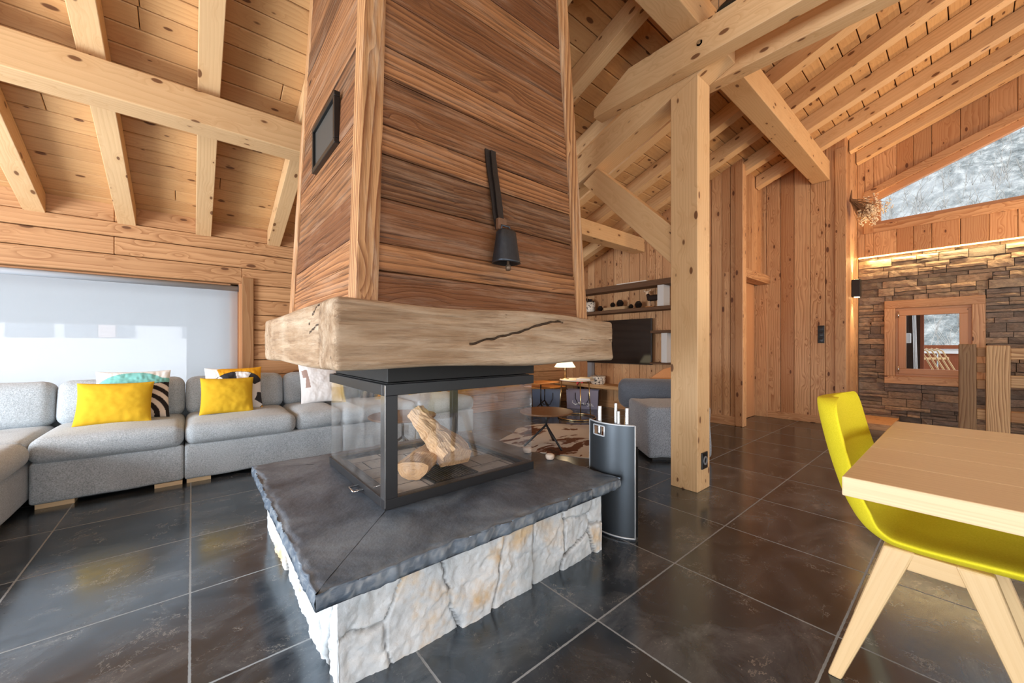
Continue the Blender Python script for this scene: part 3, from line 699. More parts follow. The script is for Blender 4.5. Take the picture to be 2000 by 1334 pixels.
for x, lab in raft:
    y1 = WY-.005 if x < 5.3 else (JY-.1 if x < 6.4 else RY-.005)
    y0 = RIDGE+.12
    if .45 < x < 1.65: y0 = 2.52
    b = MB(); hexyz(b, x-.06, x+.06, y0, y1, ZR(y0), ZR(y1), ZP(y0)-.001, ZP(y1)-.001)
    tag(b.build('roof_rafter', 'spruce', bevel=.004), 'pale spruce '+lab, 'rafter', 'rafters under the board ceiling')
b = MB(); b.box((-3.38, RIDGE-.1, ZR(RIDGE)-.12), (GX-.03, RIDGE+.1, ZR(RIDGE)+.1), 0); tag(b.build('ridge_purlin', 'spruce', bevel=.005), 'heavy spruce timber running along the roof ridge above the table', 'purlin')
b = MB(); b.box((-3.38, 3.25, 2.516), (TVX-.01, 3.445, 2.728), 0); tag(b.build('roof_purlin', 'spruce', bevel=.006), 'long spruce purlin over the sofa, passing behind the chimney hood', 'purlin', 'roof purlins')
b = MB(); b.box((-3.38, 1.174, 3.245), (RX-.01, 1.363, 3.50), 0); tag(b.build('roof_purlin', 'spruce', bevel=.006), 'spruce purlin crossing over the tie beam to the switch wall', 'purlin', 'roof purlins')
PB = lambda y: 2.985-.384*(y-1.237)     # underside of the inclined strut
b = MB(); hexyz(b, 2.758, 2.958, 1.235, 1.435, 0, 0, PB(1.235)-.002, PB(1.435)-.002, (0, 0, 1), .55)
post = tag(b.build('timber_post', 'spruce', bevel=.005), 'square pale spruce post standing on the tiles near the armchair', 'post')
b = MB(); hexyz(b, 2.762, 2.955, 1.06, 3.4, PB(1.06), PB(3.4), PB(1.06)+.255, PB(3.4)+.255); tag(b.build('inclined_strut', 'spruce', bevel=.005), 'inclined spruce strut lying on the post top and running behind the hood', 'strut')
def moise(x0, x1, lab):
    b = MB(); Y0 = RIDGE-.5
    prof = [(Y0, 3.0), (2.06, 3.0), (2.06, 3.062), (1.72, 3.238), (Y0, 3.238)]
    b.prism([(x0, y, z) for y, z in prof], (x1-x0, 0, 0), (0, 1, 0)); o = b.build('tie_beam', 'spruce', bevel=.004)
    o['kind'] = 'thing'; return tag(o, lab, 'tie beam', 'paired tie planks')
mo = moise(2.64, 2.757, 'thick tie plank with a steel bolt, in front of the post head')
moise(2.96, 3.076, 'matching tie plank clamped behind the post head')
q = MB(); q.lathe([(.0, -.012), (.014, -.012), (.014, .0), (.022, .0), (.022, .004)], n=6, smooth=False, M4=Matrix.Translation((2.64, 1.17, 3.105)) @ Matrix.Rotation(math.pi/2, 4, 'Y')); q.build('bolt', 'chrome', mo)
b = MB(); b.prism([(2.772, 1.437, 1.957), (2.772, 1.437, 1.665), (2.772, 2.285, 2.545), (2.772, 2.12, 2.632)], (.12, 0, 0), (0, 1, 1)); tag(b.build('knee_brace', 'spruce', bevel=.005), 'slanting spruce brace between the post and the inclined strut', 'brace')
# wall socket on the post
s_ = thing('power_socket', 'small black power socket low on the big timber post', 'socket', (2.86, 1.235, .155))
q = MB(); q.box((2.812, 1.225, .155), (2.905, 1.2349, .275)); pk = q.build('plate', 'plastic', s_, bevel=.004)
q = MB(); q.lathe([(.032, 0), (.032, .006), (.02, .006), (.02, -.0)], n=20, M4=Matrix.Translation((2.858, 1.226, .215)) @ Matrix.Rotation(math.pi/2, 4, 'X')); q.build('socket_ring', plain('socket_grey', (120, 122, 126), .4), pk)
# ------------------------------------------------------------------ fireplace
SX0, SX1, SY0, SY1, SZ = .264, 1.728, 1.172, 2.655, .355
# plinth of quarry stone: four faces of irregular stones
PX0, PX1, PY0, PY1, PZ = .335, 1.616, 1.215, 2.60, .302
pl = thing('stone_plinth', 'low plinth of pale rough quarry stones carrying the dark slate hearth', 'hearth base', ((PX0+PX1)/2, (PY0+PY1)/2, 0))
def stone_face(b, o, u, n, W, H, seed):
    rr = random.Random(seed); o = V(o); u = V(u); n = V(n); st = []
    x = -.05
    while x < W+.1:
        wd = rr.choice([.10, .15, .21, .28, .33]); cut = rr.random()
        if wd > .25 or cut < .2: ys = [rr.uniform(.12, .18)]
        elif cut < .7: ys = [rr.uniform(.05, .10), rr.uniform(.2, .26)]
        else: ys = [.04, .15, .27]
        for yy in ys:
            st.append((x+wd/2+rr.uniform(-.03, .03), yy+rr.uniform(-.02, .02), rr.uniform(.8, 1.25), rr.uniform(-.06, .06), rr.uniform(-.08, .08), rr.random(), rr.uniform(-.006, .010)))
        x += wd*.86
    nx = int(W/.0065); nyy = int(H/.0065); vs = []; fs = []; ti = []; jn = []
    for j in range(nyy+1):
        for i in range(nx+1):
            a = W*i/nx; c = H*j/nyy
            wa = a+.018*nz((a*11, c*11, seed)); wc = c+.018*nz((a*11, c*11, seed+5.))
            ds = sorted((math.hypot((wa-s[0])*s[2], (wc-s[1])*1.05), k) for k, s in enumerate(st))
            e = ds[1][0]-ds[0][0]; s = st[ds[0][1]]
            rec = max(0., 1-e/.012); jn.append(min(1., max(0., 1.25-e/.008))*max(0, min(1, .75+.9*nz((a*7, c*7, 3)))))
            fx, fy = (a+.012*nz((a*30, c*30, 2.)))/.07+s[5]*50, (c+.012*nz((a*30, c*30, 7.)))/.06; bd = 9.; bt = 0.
            for ci in (-1, 0, 1):
                for cj in (-1, 0, 1):
                    kx, ky = math.floor(fx)+ci, math.floor(fy)+cj; r3 = noise.random_unit_vector; hsh = math.sin(kx*127.1+ky*311.7+seed)*43758.5453; h1 = hsh-math.floor(hsh); hsh = math.sin(kx*269.5+ky*183.3+seed)*43758.5453; h2 = hsh-math.floor(hsh)
                    ex, ey = fx-(kx+h1), fy-(ky+h2); dd = ex*ex+ey*ey
                    if dd < bd: bd = dd; bt = (h1-.5)*ex*.009+(h2-.5)*ey*.009+(h1*h2-.25)*.005
            h = s[6]+s[3]*(wa-s[0])*.35+s[4]*(wc-s[1])*.35+.008*fbm((a*7+s[5]*40, c*7, seed+s[5]*9), 4)+bt+.0035*fbm((a*42, c*42, s[5]*9), 3)-.02*rec
            cor = min(a, W-a)
            if cor < .02: h *= .4
            p = o+u*a+V((0, 0, c))+n*h
            vs.append(p); ti.append(s[5])
    for j in range(nyy):
        for i in range(nx):
            k = j*(nx+1)+i; fs.append((k, k+1, k+nx+2, k+nx+1))
    b.add(vs, fs, None, ti, True, jnt=jn)
b = MB()
stone_face(b, (PX0, PY0, 0), (1, 0, 0), (0, -1, 0), PX1-PX0, PZ, 3)
stone_face(b, (PX0, PY1, 0), (0, -1, 0), (-1, 0, 0), PY1-PY0, PZ, 8)
stone_face(b, (PX1, PY0, 0), (0, 1, 0), (1, 0, 0), PY1-PY0, PZ, 15)
stone_face(b, (PX1, PY1, 0), (-1, 0, 0), (0, 1, 0), PX1-PX0, PZ, 23)
b.build('stonework', 'white', pl)
q = MB(); q.box((PX0+.03, PY0+.03, 0), (PX1-.03, PY1-.03, PZ-.002)); q.build('core', 'render', pl)
q = MB()
for k in range(5): q.box((PX0-.028, 1.70, .238+k*.011), (PX0-.018, 2.14, .244+k*.011))
q.box((PX0-.03, 1.69, .23), (PX0-.01, 1.70, .296)); q.box((PX0-.03, 2.14, .23), (PX0-.01, 2.15, .296)); q.box((PX0-.03, 1.69, .29), (PX0-.01, 2.15, .297)); q.box((PX0-.03, 1.69, .228), (PX0-.01, 2.15, .235)); q.box((PX0-.008, 1.70, .235), (PX0-.004, 2.14, .29))
q.build('air_grille', 'collar', pl)
# slate hearth: four mitred slabs with a chipped outer edge
he = thing('slate_hearth', 'dark slate hearth top in four mitred slabs with chipped edges', 'hearth', ((SX0+SX1)/2, (SY0+SY1)/2, PZ))
IX0, IX1, IY0, IY1 = .62, 1.478, 1.572, 2.412      # insert footprint
cxh, cyh = (SX0+SX1)/2, (SY0+SY1)/2
def slab(oa, ob, ia, ib, sd):
    """outer edge oa->ob, inner edge ia->ib"""
    oa, ob, ia, ib = (V((*p, 0)) for p in (oa, ob, ia, ib)); b = MB(); L_ = (ob-oa).length; nu, nv = int(L_/.012), 26
    du = (ob-oa).normalized(); out = V((du.y, -du.x, 0)); vs = []; fs = []; ti = []
    prof = [(-.030, 0), (-.002, .000), (.001, .012), (.002, .026), (-.001, .040), (-.003, .048)]
    rows = len(prof)+nv+1
    for r in range(rows):
        for i in range(nu+1):
            t = i/nu; e = oa.lerp(ob, t); f = ia.lerp(ib, t)
            chip = .010*fbm((t*L_*16+sd, sd, .5), 4)
            endf = min(1., min(t, 1-t)*L_/.03)
            if r < len(prof):
                d, z = prof[r]; rough = .006*fbm((t*L_*45, z*90, sd), 3)
                p = e+out*(d+(chip+rough)*endf); p.z = PZ+z+(.003*nz((t*L_*30, z*50, sd)) if 0 < r < len(prof)-1 else 0); ti.append(.60+.8*fbm((t*L_*70, z*160, sd), 3) if r > 0 else .3)
            else:
                k = (r-len(prof))/nv; k = k*k*.6+k*.4; p = e.lerp(f, k); dist = (p-e).length
                fl = max(0., 1-dist/(.028+.02*nz((t*L_*9, sd, 2.))))
                p = p+out*(chip*endf)*max(0, 1-k*6); 
                p.z = SZ-.0065*(1 if fl > .35 else fl*2.8)*max(0., min(1, .6+1.2*nz((t*L_*12, dist*30, sd))))+.0012*fbm((p.x*14, p.y*14, sd), 4)
                ti.append(.5+.5*max(0, min(1, fl*1.4-abs(fl-.35)*2.5+.3*nz((t*L_*40, dist*80, sd)))) if 0 < fl < .8 else .5)
            vs.append(p)
    for r in range(rows-1):
        for i in range(nu):
            k = r*(nu+1)+i; fs.append((k, k+1, k+nu+2, k+nu+1))
    b.add(vs, fs, None, ti, True)
    m = [vs[(rows-1)*(nu+1)], vs[(rows-1)*(nu+1)+nu]]; lo = [V((p.x, p.y, PZ)) for p in (oa, ob, ib, ia)]
    b.add(lo, [(3, 2, 1, 0)])
    return b
c4o = [(SX0, SY0), (SX1, SY0), (SX1, SY1), (SX0, SY1)]; c4i = [(IX0+.03, IY0+.03), (IX1-.03, IY0+.03), (IX1-.03, IY1-.03), (IX0+.03, IY1-.03)]
for k in range(4):
    k2 = (k+1) % 4; a = V(c4o[k]); c = V(c4o[k2]); d = (c-a).normalized()*.0012; ia = V(c4i[k])+d; ib = V(c4i[k2])-d
    slab(a+d, c-d, ia, ib, 3.7+k*11).build('slab', 'slate', he)
# glazed insert
ins = thing('fireplace_insert', 'black framed fireplace insert glazed on four sides on the slate hearth', 'fireplace', ((IX0+IX1)/2, (IY0+IY1)/2, SZ))
Z0, Z1 = SZ, .885
q = MB()
for (x0, y0, x1, y1, ax) in [(IX0, IY0, IX1, IY0+.045, 0), (IX0, IY1-.045, IX1, IY1, 0), (IX0, IY0+.045, IX0+.045, IY1-.045, 1), (IX1-.045, IY0+.045, IX1, IY1-.045, 1)]:
    q.box((x0, y0, Z0), (x1, y1, Z0+.043), ax)
q.build('bottom_frame', 'black', ins, bevel=.002)
q = MB()
for (x0, y0, x1, y1, ax) in [(IX0, IY0, IX1, IY0+.03, 0), (IX0, IY1-.03, IX1, IY1, 0), (IX0, IY0+.03, IX0+.03, IY1-.03, 1), (IX1-.03, IY0+.03, IX1, IY1-.03, 1)]:
    q.box((x0, y0, Z1-.048), (x1, y1, Z1), ax)
q.build('top_frame', 'black', ins, bevel=.002)
q = MB(); q.box((IX0+.006, IY0+.0, Z0+.043), (IX0+.058, IY0+.03, Z1-.048), 2); cp_ = q.build('corner_post', 'black', ins, bevel=.002)
q = MB(); q.box((IX0, IY0+.004, Z0+.043), (IX0+.005, IY0+.045, Z1-.048), 2); q.box((IX0-.0, IY0-.001, Z0+.01), (IX0+.004, IY0+.003, Z1-.003), 2); q.build('edge_strip', 'steel', cp_)
q = MB(); q.box((IX1-.05, IY1-.05, Z0+.043), (IX1-.006, IY1-.006, Z1-.048), 2); q.build('corner_post', 'black', ins, bevel=.002)
for lo, hi in [((IX0+.058, IY0+.010, Z0+.03), (IX1-.008, IY0+.015, Z1-.03)), ((IX0+.008, IY1-.015, Z0+.03), (IX1-.05, IY1-.010, Z1-.03)), ((IX0+.010, IY0+.045, Z0+.03), (IX0+.015, IY1-.008, Z1-.03)), ((IX1-.015, IY0+.008, Z0+.03), (IX1-.010, IY1-.05, Z1-.03))]:
    q = MB(); q.box(lo, hi); q.build('glass_pane', 'fireglass', ins)
q = MB(); q.box((IX0+.045, IY0+.045, Z0-.0), (IX1-.045, IY1-.045, Z0+.025)); q.build('firebox_floor', 'brick', ins)
q = MB()
for (x0, y0, x1, y1) in [(IX0+.046, IY0+.046, IX1-.046, IY0+.075), (IX0+.046, IY1-.075, IX1-.046, IY1-.046), (IX0+.046, IY0+.075, IX0+.075, IY1-.075), (IX1-.075, IY0+.075, IX1-.046, IY1-.075)]:
    q.box((x0, y0, Z0+.02), (x1, y1, Z0+.03))
q.build('inner_ledge', 'fbframe', ins, bevel=.003)
q = MB(); gx0, gx1, gy0, gy1 = .90, 1.16, 1.66, 2.0
q.box((gx0, gy0, Z0+.025), (gx0+.01, gy1, Z0+.031)); q.box((gx1-.01, gy0, Z0+.025), (gx1, gy1, Z0+.031)); q.box((gx0, gy0, Z0+.025), (gx1, gy0+.01, Z0+.031)); q.box((gx0, gy1-.01, Z0+.025), (gx1, gy1, Z0+.031))
for k in range(15): q.box((gx0+.018+k*.0155, gy0+.02, Z0+.024), (gx0+.024+k*.0155, gy1-.02, Z0+.029))
q.build('ash_grate', 'collar', ins)
q = MB(); q.tube([(IX0, 1.83, Z0+.016), (IX0-.045, 1.83, Z0+.016), (IX0-.045, 1.905, Z0+.016), (IX0, 1.905, Z0+.016)], .0045, 8); q.box((IX0-.03, 1.845, Z0+.011), (IX0, 1.852, Z0+.016)); q.build('air_handle', 'chrome', ins)
q = MB(); q.box((IX0+.02, IY0+.02, Z1-.03), (IX1-.02, IY1-.02, Z1+.004)); q.build('top_plate', 'collar', ins)
q = MB(); q.box((IX0+.025, IY0-.03+.06, Z1+.006), (IX1+.03, IY1-.04, .972)); q.build('collar', 'collar', ins, bevel=.002)
# logs
def log(name, label, pts, prof, twist, rough, mat='logwood', sd=1., bark=False):
    """pts: centreline points with scale; prof: cross-section polygon (u, v)"""
    b = MB(); n = len(prof); vs = []; fs = []; wcs = []; m = len(pts); res = []
    sub = 22; P = []
    for k in range(sub+1):
        t = k/sub*(m-1); i = min(int(t), m-2); f = t-i; a, c = pts[i], pts[i+1]; f2 = f*f*(3-2*f)
        P.append(([a[0][j]+(c[0][j]-a[0][j])*f for j in range(3)], a[1]+(c[1]-a[1])*f2, a[2]+(c[2]-a[2])*f2))
    for k, (p, su, sv) in enumerate(P):
        a = V(P[max(k-1, 0)][0]); c = V(P[min(k+1, sub)][0]); t = (c-a).normalized(); side = t.cross(V((0, 0, 1))).normalized(); up = side.cross(t)
        an = twist*k/sub
        for (u, v) in prof:
            uu = u*math.cos(an)-v*math.sin(an); vv = u*math.sin(an)+v*math.cos(an)
            q = V(p)+side*uu*su+up*vv*sv; q = q+(side*uu+up*vv).normalized()*rough*fbm((k*.35+sd, u*60, v*60), 4)
            vs.append(q); wcs.append(V((k*.025, u*su, v*sv))+V((sd*3, sd, 0)))
    for k in range(sub):
        for i in range(n): fs.append((k*n+i, k*n+(i+1) % n, (k+1)*n+(i+1) % n, (k+1)*n+i))
    b.add(vs, fs, wcs, [(.0 if bark and prof[i % n][1] < .016 else .55) for i in range(len(vs))], False)
    for base, flip in ((0, True), (sub*n, False)):
        c = sum((vs[base+i] for i in range(n)), V())/n; loop = [vs[base+i] for i in range(n)]
        b.add(loop+[c], [((i, (i+1) % n, n) if flip is False else ((i+1) % n, i, n)) for i in range(n)], [V((p.z*2+sd, p.x, p.y)) for p in loop]+[V((c.z*2, c.x, c.y))], .95)
    zmin = min(p.z for p in b.v); 
    return tag(b.build(name, mat), label, 'firewood', 'logs in the fireplace')
wedge = []
for (a, c, k) in [((-.07, -.05), (.065, -.052), 5), ((.065, -.052), (.072, .02), 4), ((.072, .02), (.0, .058), 5), ((.0, .058), (-.06, .03), 4), ((-.06, .03), (-.07, -.05), 4)]:
    wedge += [(a[0]+(c[0]-a[0])*i/k, a[1]+(c[1]-a[1])*i/k) for i in range(k)]
log('firewood_log', 'tall split log leaning across the other one inside the insert', [((1.075, 1.735, .462), 1.22, .95), ((1.08, 1.84, .505), 1.3, 1.05), ((1.05, 1.93, .56), .95, .9), ((1.00, 1.99, .635), .62, .75), ((.985, 2.03, .685), .6, .7)], wedge, .35, .009, sd=2.)
half = [(.085*math.cos(math.pi+math.pi*i/14), .075*math.sin(math.pi+math.pi*i/14)+.018) for i in range(15)]+[(.05, .03), (.0, .032), (-.05, .03)]
half = [(-u, v) for u, v in half][::-1]
log('firewood_log', 'half-round split log lying on the fire bricks under the leaning one', [((.835, 1.765, .44), .98, 1.), ((.93, 1.86, .442), 1., 1.), ((1.06, 1.98, .445), 1., 1.), ((1.16, 2.07, .446), .95, 1.)], half, .12, .008, sd=7., bark=True)
# mantel: four hewn beams
mt = thing('mantel_beam', 'massive hewn oak mantel of squared beams around the foot of the hood', 'mantel', (1.035, 1.925, .97))
MX0, MX1, MY0, MY1, MZ0, MZ1 = .33, 1.742, 1.224, 2.632, .970, 1.196
crack = [(.815, 1.055), (.95, 1.085), (1.01, 1.092), (1.08, 1.112), (1.125, 1.125), (1.20, 1.145), (1.27, 1.158), (1.34, 1.163)]
crack_side = [[(1.30, 1.172), (1.40, 1.125), (1.47, 1.114), (1.55, 1.094)], [(1.38, 1.20), (1.505, 1.158)], [(2.42, 1.10), (2.46, 1.075)]]
def segd(px, pz, ck=None):
    m = 9.
    ck = ck or crack
    for (a, c), (e, f) in zip(ck, ck[1:]):
        t = max(0, min(1, ((px-a)*(e-a)+(pz-c)*(f-c))/((e-a)**2+(f-c)**2))); m = min(m, math.hypot(px-a-t*(e-a), pz-c-t*(f-c)))
    return m
def beamdisp(cen, front=False):
    cen = V(cen)
    def f(p, base):
        w = base+cen; a = .010*fbm(w*3.1+V((2, 0, 0)), 4)+.0045*fbm(w*14., 3)
        q = p+base.normalized()*a; q.z = p.z+.012*nz((w.x*2.2, w.y*2.2, 4.+(1 if base.z > 0 else 9)))*(1 if abs(base.z) > .08 else .3)
        if front and base.y < -.06:
            d = segd(w.x, w.z+.007*nz((w.x*22, 3., 1.)))
            if d < .007: q.y += .012*(1-d/.007)
        if front: q.z -= .016*max(0, (base.x-.35)/.35)*(1 if base.z > 0 else -.3)
        return q
    return f
def beam(lo, hi, grain, front=False, sp=.025, sidecrack=False):
    cen = [(a+c)/2 for a, c in zip(lo, hi)]; hf = [(c-a)/2 for a, c in zip(lo, hi)]; b = MB()
    tf = (lambda base: min(1., segd(base.x+cen[0], base.z+cen[2]+.007*nz(((base.x+cen[0])*22, 3., 1.)))/.022) if base.y < 0 else 1.) if front else None
    if sidecrack: tf = lambda base: min(1., min(segd(base.y+cen[1], base.z+cen[2]+.006*nz(((base.y+cen[1])*24, 3., 1.)), c) for c in crack_side)/.022) if base.x < -.05 else 1.
    b.rbox(cen, hf, .018, sp, grain, beamdisp(cen, front), 1., tf, arc=3); b.build('beam', 'mantel', mt)
beam((MX0, MY0, MZ0), (MX1, MY0+.19, MZ1), 0, True, .0055)
beam((MX0, MY0+.192, MZ0), (MX0+.19, MY1-.19, MZ1), 1, False, .0065, True); beam((MX1-.19, MY0+.192, MZ0), (MX1, MY1-.19, MZ1), 1, False, .03); beam((MX0, MY1-.188, MZ0), (MX1, MY1, MZ1), 0, False, .03)
# hood of reclaimed boards
HC = (1.02, 1.88); HB = 1.19
HWx = lambda z: .60-.0435*(z-HB); HWy = lambda z: .57-.044*(z-HB)
hd = thing('chimney_hood', 'tapering chimney hood clad in weathered reclaimed boards above the mantel', 'chimney hood', (HC[0], HC[1], HB))
zr = [HB]
for h in [.125, .10, .165, .16, .11, .175, .12, .19, .15, .13, .18, .14, .17, .15, .16, .17, .15, .16]: zr.append(zr[-1]+h)
def side(kind, tt, name):
    b = MB(); s = R.uniform(0, .05)
    zs = [HB]+[z+(s if kind in 'LR' else 0) for z in zr[1:]]
    for z0, z1 in zip(zs, zs[1:]):
        if z0 > 3.55: break
        z1 -= .003; j = R.uniform(0, .006); t = R.random(); cp = []
        for z in (z0, z1):
            x0, x1, y0, y1 = HC[0]-HWx(z)+.012, HC[0]+HWx(z)-.012, HC[1]-HWy(z)+.012, HC[1]+HWy(z)-.012
            if kind == 'F': r = [(x0+.05, y0-j), (x1-.05, y0-j), (x1-.05, y0+.03), (x0+.05, y0+.03)]
            elif kind == 'B': r = [(x0+.05, y1-.03), (x1-.05, y1-.03), (x1-.05, y1+j), (x0+.05, y1+j)]
            elif kind == 'L': r = [(x0-j, y0+.07), (x0+.03, y0+.07), (x0+.03, y1-.05), (x0-j, y1-.05)]
            else: r = [(x1-.03, y0+.05), (x1+j, y0+.05), (x1+j, y1-.05), (x1-.03, y1-.05)]
            zt = [min(z, ZP(y)-.01) for x, y in r]
            cp += [(x, y, zz) for (x, y), zz in zip(r, zt)]
        b.hexa(cp, (1, 0, 0) if kind in 'FB' else (0, 1, 0), t)
    return b.build(name, 'old', hd, bevel=.004, seg=1)
side('F', 0, 'front_boards'); side('L', 0, 'side_boards'); side('R', 0, 'side_boards'); side('B', 0, 'rear_boards')
for sx, sy in ((-1, -1), (1, -1), (-1, 1), (1, 1)):
    b = MB(); zs = [HB+.32*i for i in range(8)]
    wx, wy = (.078, .088)
    for (z0, z1) in [(HB, 3.6)]:
        cp = []
        for z in (z0, z1):
            X = HC[0]+sx*(HWx(z)+.004); Y = HC[1]+sy*(HWy(z)+.004); xi = X-sx*wx; yi = Y-sy*wy
            r = [(min(X, xi), min(Y, yi)), (max(X, xi), min(Y, yi)), (max(X, xi), max(Y, yi)), (min(X, xi), max(Y, yi))]
            cp += [(x, y, min(z, ZP(y)-.006)) for x, y in r]
        b.hexa(cp, (0, 0, 1), .62)
    b.build('corner_post', 'oldpost', hd, bevel=.008)
# vent grille on the side facing the window wall end
vx = HC[0]-HWx(1.97)+.012
q = MB()
for lo, hi in [((vx-.028, 1.635, 1.868), (vx-.004, 2.01, 1.890)), ((vx-.028, 1.635, 2.058), (vx-.004, 2.01, 2.080)), ((vx-.028, 1.635, 1.89), (vx-.004, 1.656, 2.058)), ((vx-.028, 1.989, 1.89), (vx-.004, 2.01, 2.058))]: q.box(lo, hi)
vf = q.build('vent_frame', 'plastic', hd, bevel=.003)
q = MB(); q.box((vx-.016, 1.65, 1.885), (vx-.008, 1.995, 2.063)); q.build('vent_mesh', 'grille', vf)
# cowbell
HF = lambda z: HC[1]-HWy(z)+.012
cb = thing('cowbell', 'dark iron cowbell hanging by a leather strap on the hood boards', 'cowbell', (1.035, HF(1.45)-.06, 1.38))
q = MB()
def strap(b, x0t, x1t, zt, x0b, x1b, zb, yo, th=.006, n=14):
    vs = []; fs = []
    for i in range(n+1):
        f = i/n; z = zt+(zb-zt)*f; y = HF(z)-.012-yo-.02*f*f+.002*math.sin(f*9)
        xl = x0t+(x0b-x0t)*f+.003*nz((f*8, yo*90, 1)); xr = x1t+(x1b-x1t)*f+.003*nz((f*8, yo*90, 7))
        vs += [(xl, y, z), (xr, y, z), (xr, y+th, z), (xl, y+th, z)]
    for i in range(n):
        k = i*4
        for a in range(4): fs.append((k+a, k+(a+1) % 4, k+4+(a+1) % 4, k+4+a))
    fs += [(3, 2, 1, 0), (n*4, n*4+1, n*4+2, n*4+3)]; b.add(vs, fs)
strap(q, .974, 1.012, 1.905, 1.006, 1.030, 1.552, .0); strap(q, .996, 1.022, 1.90, 1.020, 1.052, 1.552, .012)
q.build('strap', 'leather', cb)
q = MB(); q.box((1.006, HF(1.58)-.05, 1.55), (1.052, HF(1.58)-.028, 1.60)); q.build('strap_end', 'leatherlight', cb, bevel=.004)
by = HF(1.45)-.062
q = MB(); vs = []; fs = []
prof = [(.0, 1.545, 0), (.032, 1.545, .022), (.042, 1.535, .030), (.046, 1.50, .034), (.052, 1.45, .040), (.058, 1.412, .045), (.060, 1.402, .047), (.056, 1.402, .043), (.045, 1.48, .033)]
n = 24
for a, z, c in prof:
    for i in range(n):
        t = 2*math.pi*i/n; ct, s_t = math.cos(t), math.sin(t); vs.append((1.033+a*math.copysign(abs(ct)**.6, ct), by+c*math.copysign(abs(s_t)**.6, s_t), z))
for j in range(len(prof)-1):
    for i in range(n): fs.append((j*n+i, (j+1)*n+i, (j+1)*n+(i+1) % n, j*n+(i+1) % n))
q.add(vs, fs, None, .5, True); bel = q.build('bell', 'iron', cb)
q = MB(); q.tube([(1.008, by, 1.54), (1.008, by, 1.562), (1.052, by, 1.562), (1.052, by, 1.54)], .004, 8); q.build('hanger_loop', 'iron', bel)
q = MB(); q.tube([(1.04, by-.005, 1.48), (1.04, by-.005, 1.39)], .006, 8); q.lathe([(.0, -.014), (.010, -.012), (.013, 0), (.010, .012), (0, .014)], (1.04, by-.005, 1.384), 12, cap=False); q.build('clapper', plain('worn_clapper', (120, 100, 82), .5, .6), bel)
# fireside tool holder with four tools
th = thing('tool_holder', 'curved blued-steel fireside tool holder standing at the hearth corner', 'tool holder', (1.81, 1.288, 0))
q = MB(); n = 40; TH = .005; H0, H1 = .012, .618
wz0, wz1 = .545, .600    # cut-out
HA = math.radians(38); TR = .233; tm = V((1.810, 1.288)); tu = V((.075, -.997)); tn = V((-.997, -.075)); tc = tm-tn*TR*math.cos(HA)
pts = [tuple(tc+(tn*math.cos(a_)+tu*math.sin(a_))*TR) for a_ in [-HA+2*HA*i/n for i in range(n+1)]]
def shell(z0, z1, i0, i1):
    vs = []; fs = []
    for i in range(i0, i1+1):
        x, y = pts[i]; nx_, ny_ = (x-tc.x)/TR, (y-tc.y)/TR
        vs += [(x, y, z0), (x, y, z1), (x-nx_*TH, y-ny_*TH, z1), (x-nx_*TH, y-ny_*TH, z0)]
    m = i1-i0
    for i in range(m):
        k = i*4
        for a in range(4): fs.append((k+a, k+(a+1) % 4, k+4+(a+1) % 4, k+4+a))
    fs += [(3, 2, 1, 0), (m*4, m*4+1, m*4+2, m*4+3)]; q.add(vs, fs, None, .5, True)
ia, ib = 7, 18
shell(H0, wz0, 0, n); shell(wz1, H1, 0, n); shell(wz0, wz1, 0, ia); shell(wz0, wz1, ib, n)
ob = q.build('front_shell', 'gunmetal', th)
e = ob.modifiers.new('es', 'EDGE_SPLIT'); e.split_angle = .6
rimp = [(x, y, H1) for x, y in pts]+[(pts[-1][0], pts[-1][1], H0)]
q = MB(); q.tube([(pts[0][0], pts[0][1], H0)]+[(x, y, H1) for x, y in pts]+[(pts[-1][0], pts[-1][1], H0)]+[(x, y, H0) for x, y in reversed(pts)], .0045, 6); q.tube([(*pts[ia], wz0), (*pts[ia], wz1)]+[(*pts[k], wz1) for k in range(ia+1, ib+1)]+[(*pts[ib], wz0)]+[(*pts[k], wz0) for k in range(ib-1, ia, -1)], .0042, 6, closed=True); q.build('bright_edge', 'brightedge', th)
q = MB(); e0, e1 = tm-tu*.138-tn*.03, tm+tu*.142-tn*.03; q.prism([(e0.x, e0.y, 0), (e1.x, e1.y, 0), (e1.x+.006, e1.y, 0), (e0.x+.006, e0.y, 0)], (0, 0, .50)); q.build('back_plate', 'collar', th)
q = MB(); q.prism([(x+.004, y, .0) for x, y in pts]+[(e1.x, e1.y, 0), (e0.x, e0.y, 0)], (0, 0, .012)); q.build('base_plate', 'gunmetal', th)
tools = [((1.805, 1.365), .70, 'first steel tool handle in the holder, next to the cut-out', .012), ((1.822, 1.268), .725, 'tallest steel tool handle in the middle of the holder', .009), ((1.805, 1.238), .685, 'shortest steel tool handle in the holder, just before the rear one', .0085), ((1.828, 1.200), .705, 'steel tool handle nearest the flat edge of the holder', .0105)]
for (x, y), zt, lab, r in tools:
    t = thing('fire_tool', lab, 'fire tool', (x, y, .02), group='fireside tools')
    q = MB(); q.lathe([(r, 0), (r, zt-.50), (r*.9, zt-.497)], (x, y, .50), 16); q.build('handle', 'steel', t)
    q = MB(); q.tube([(x, y, .013), (x, y, .502)], .004, 8); q.build('shaft', 'black', t)
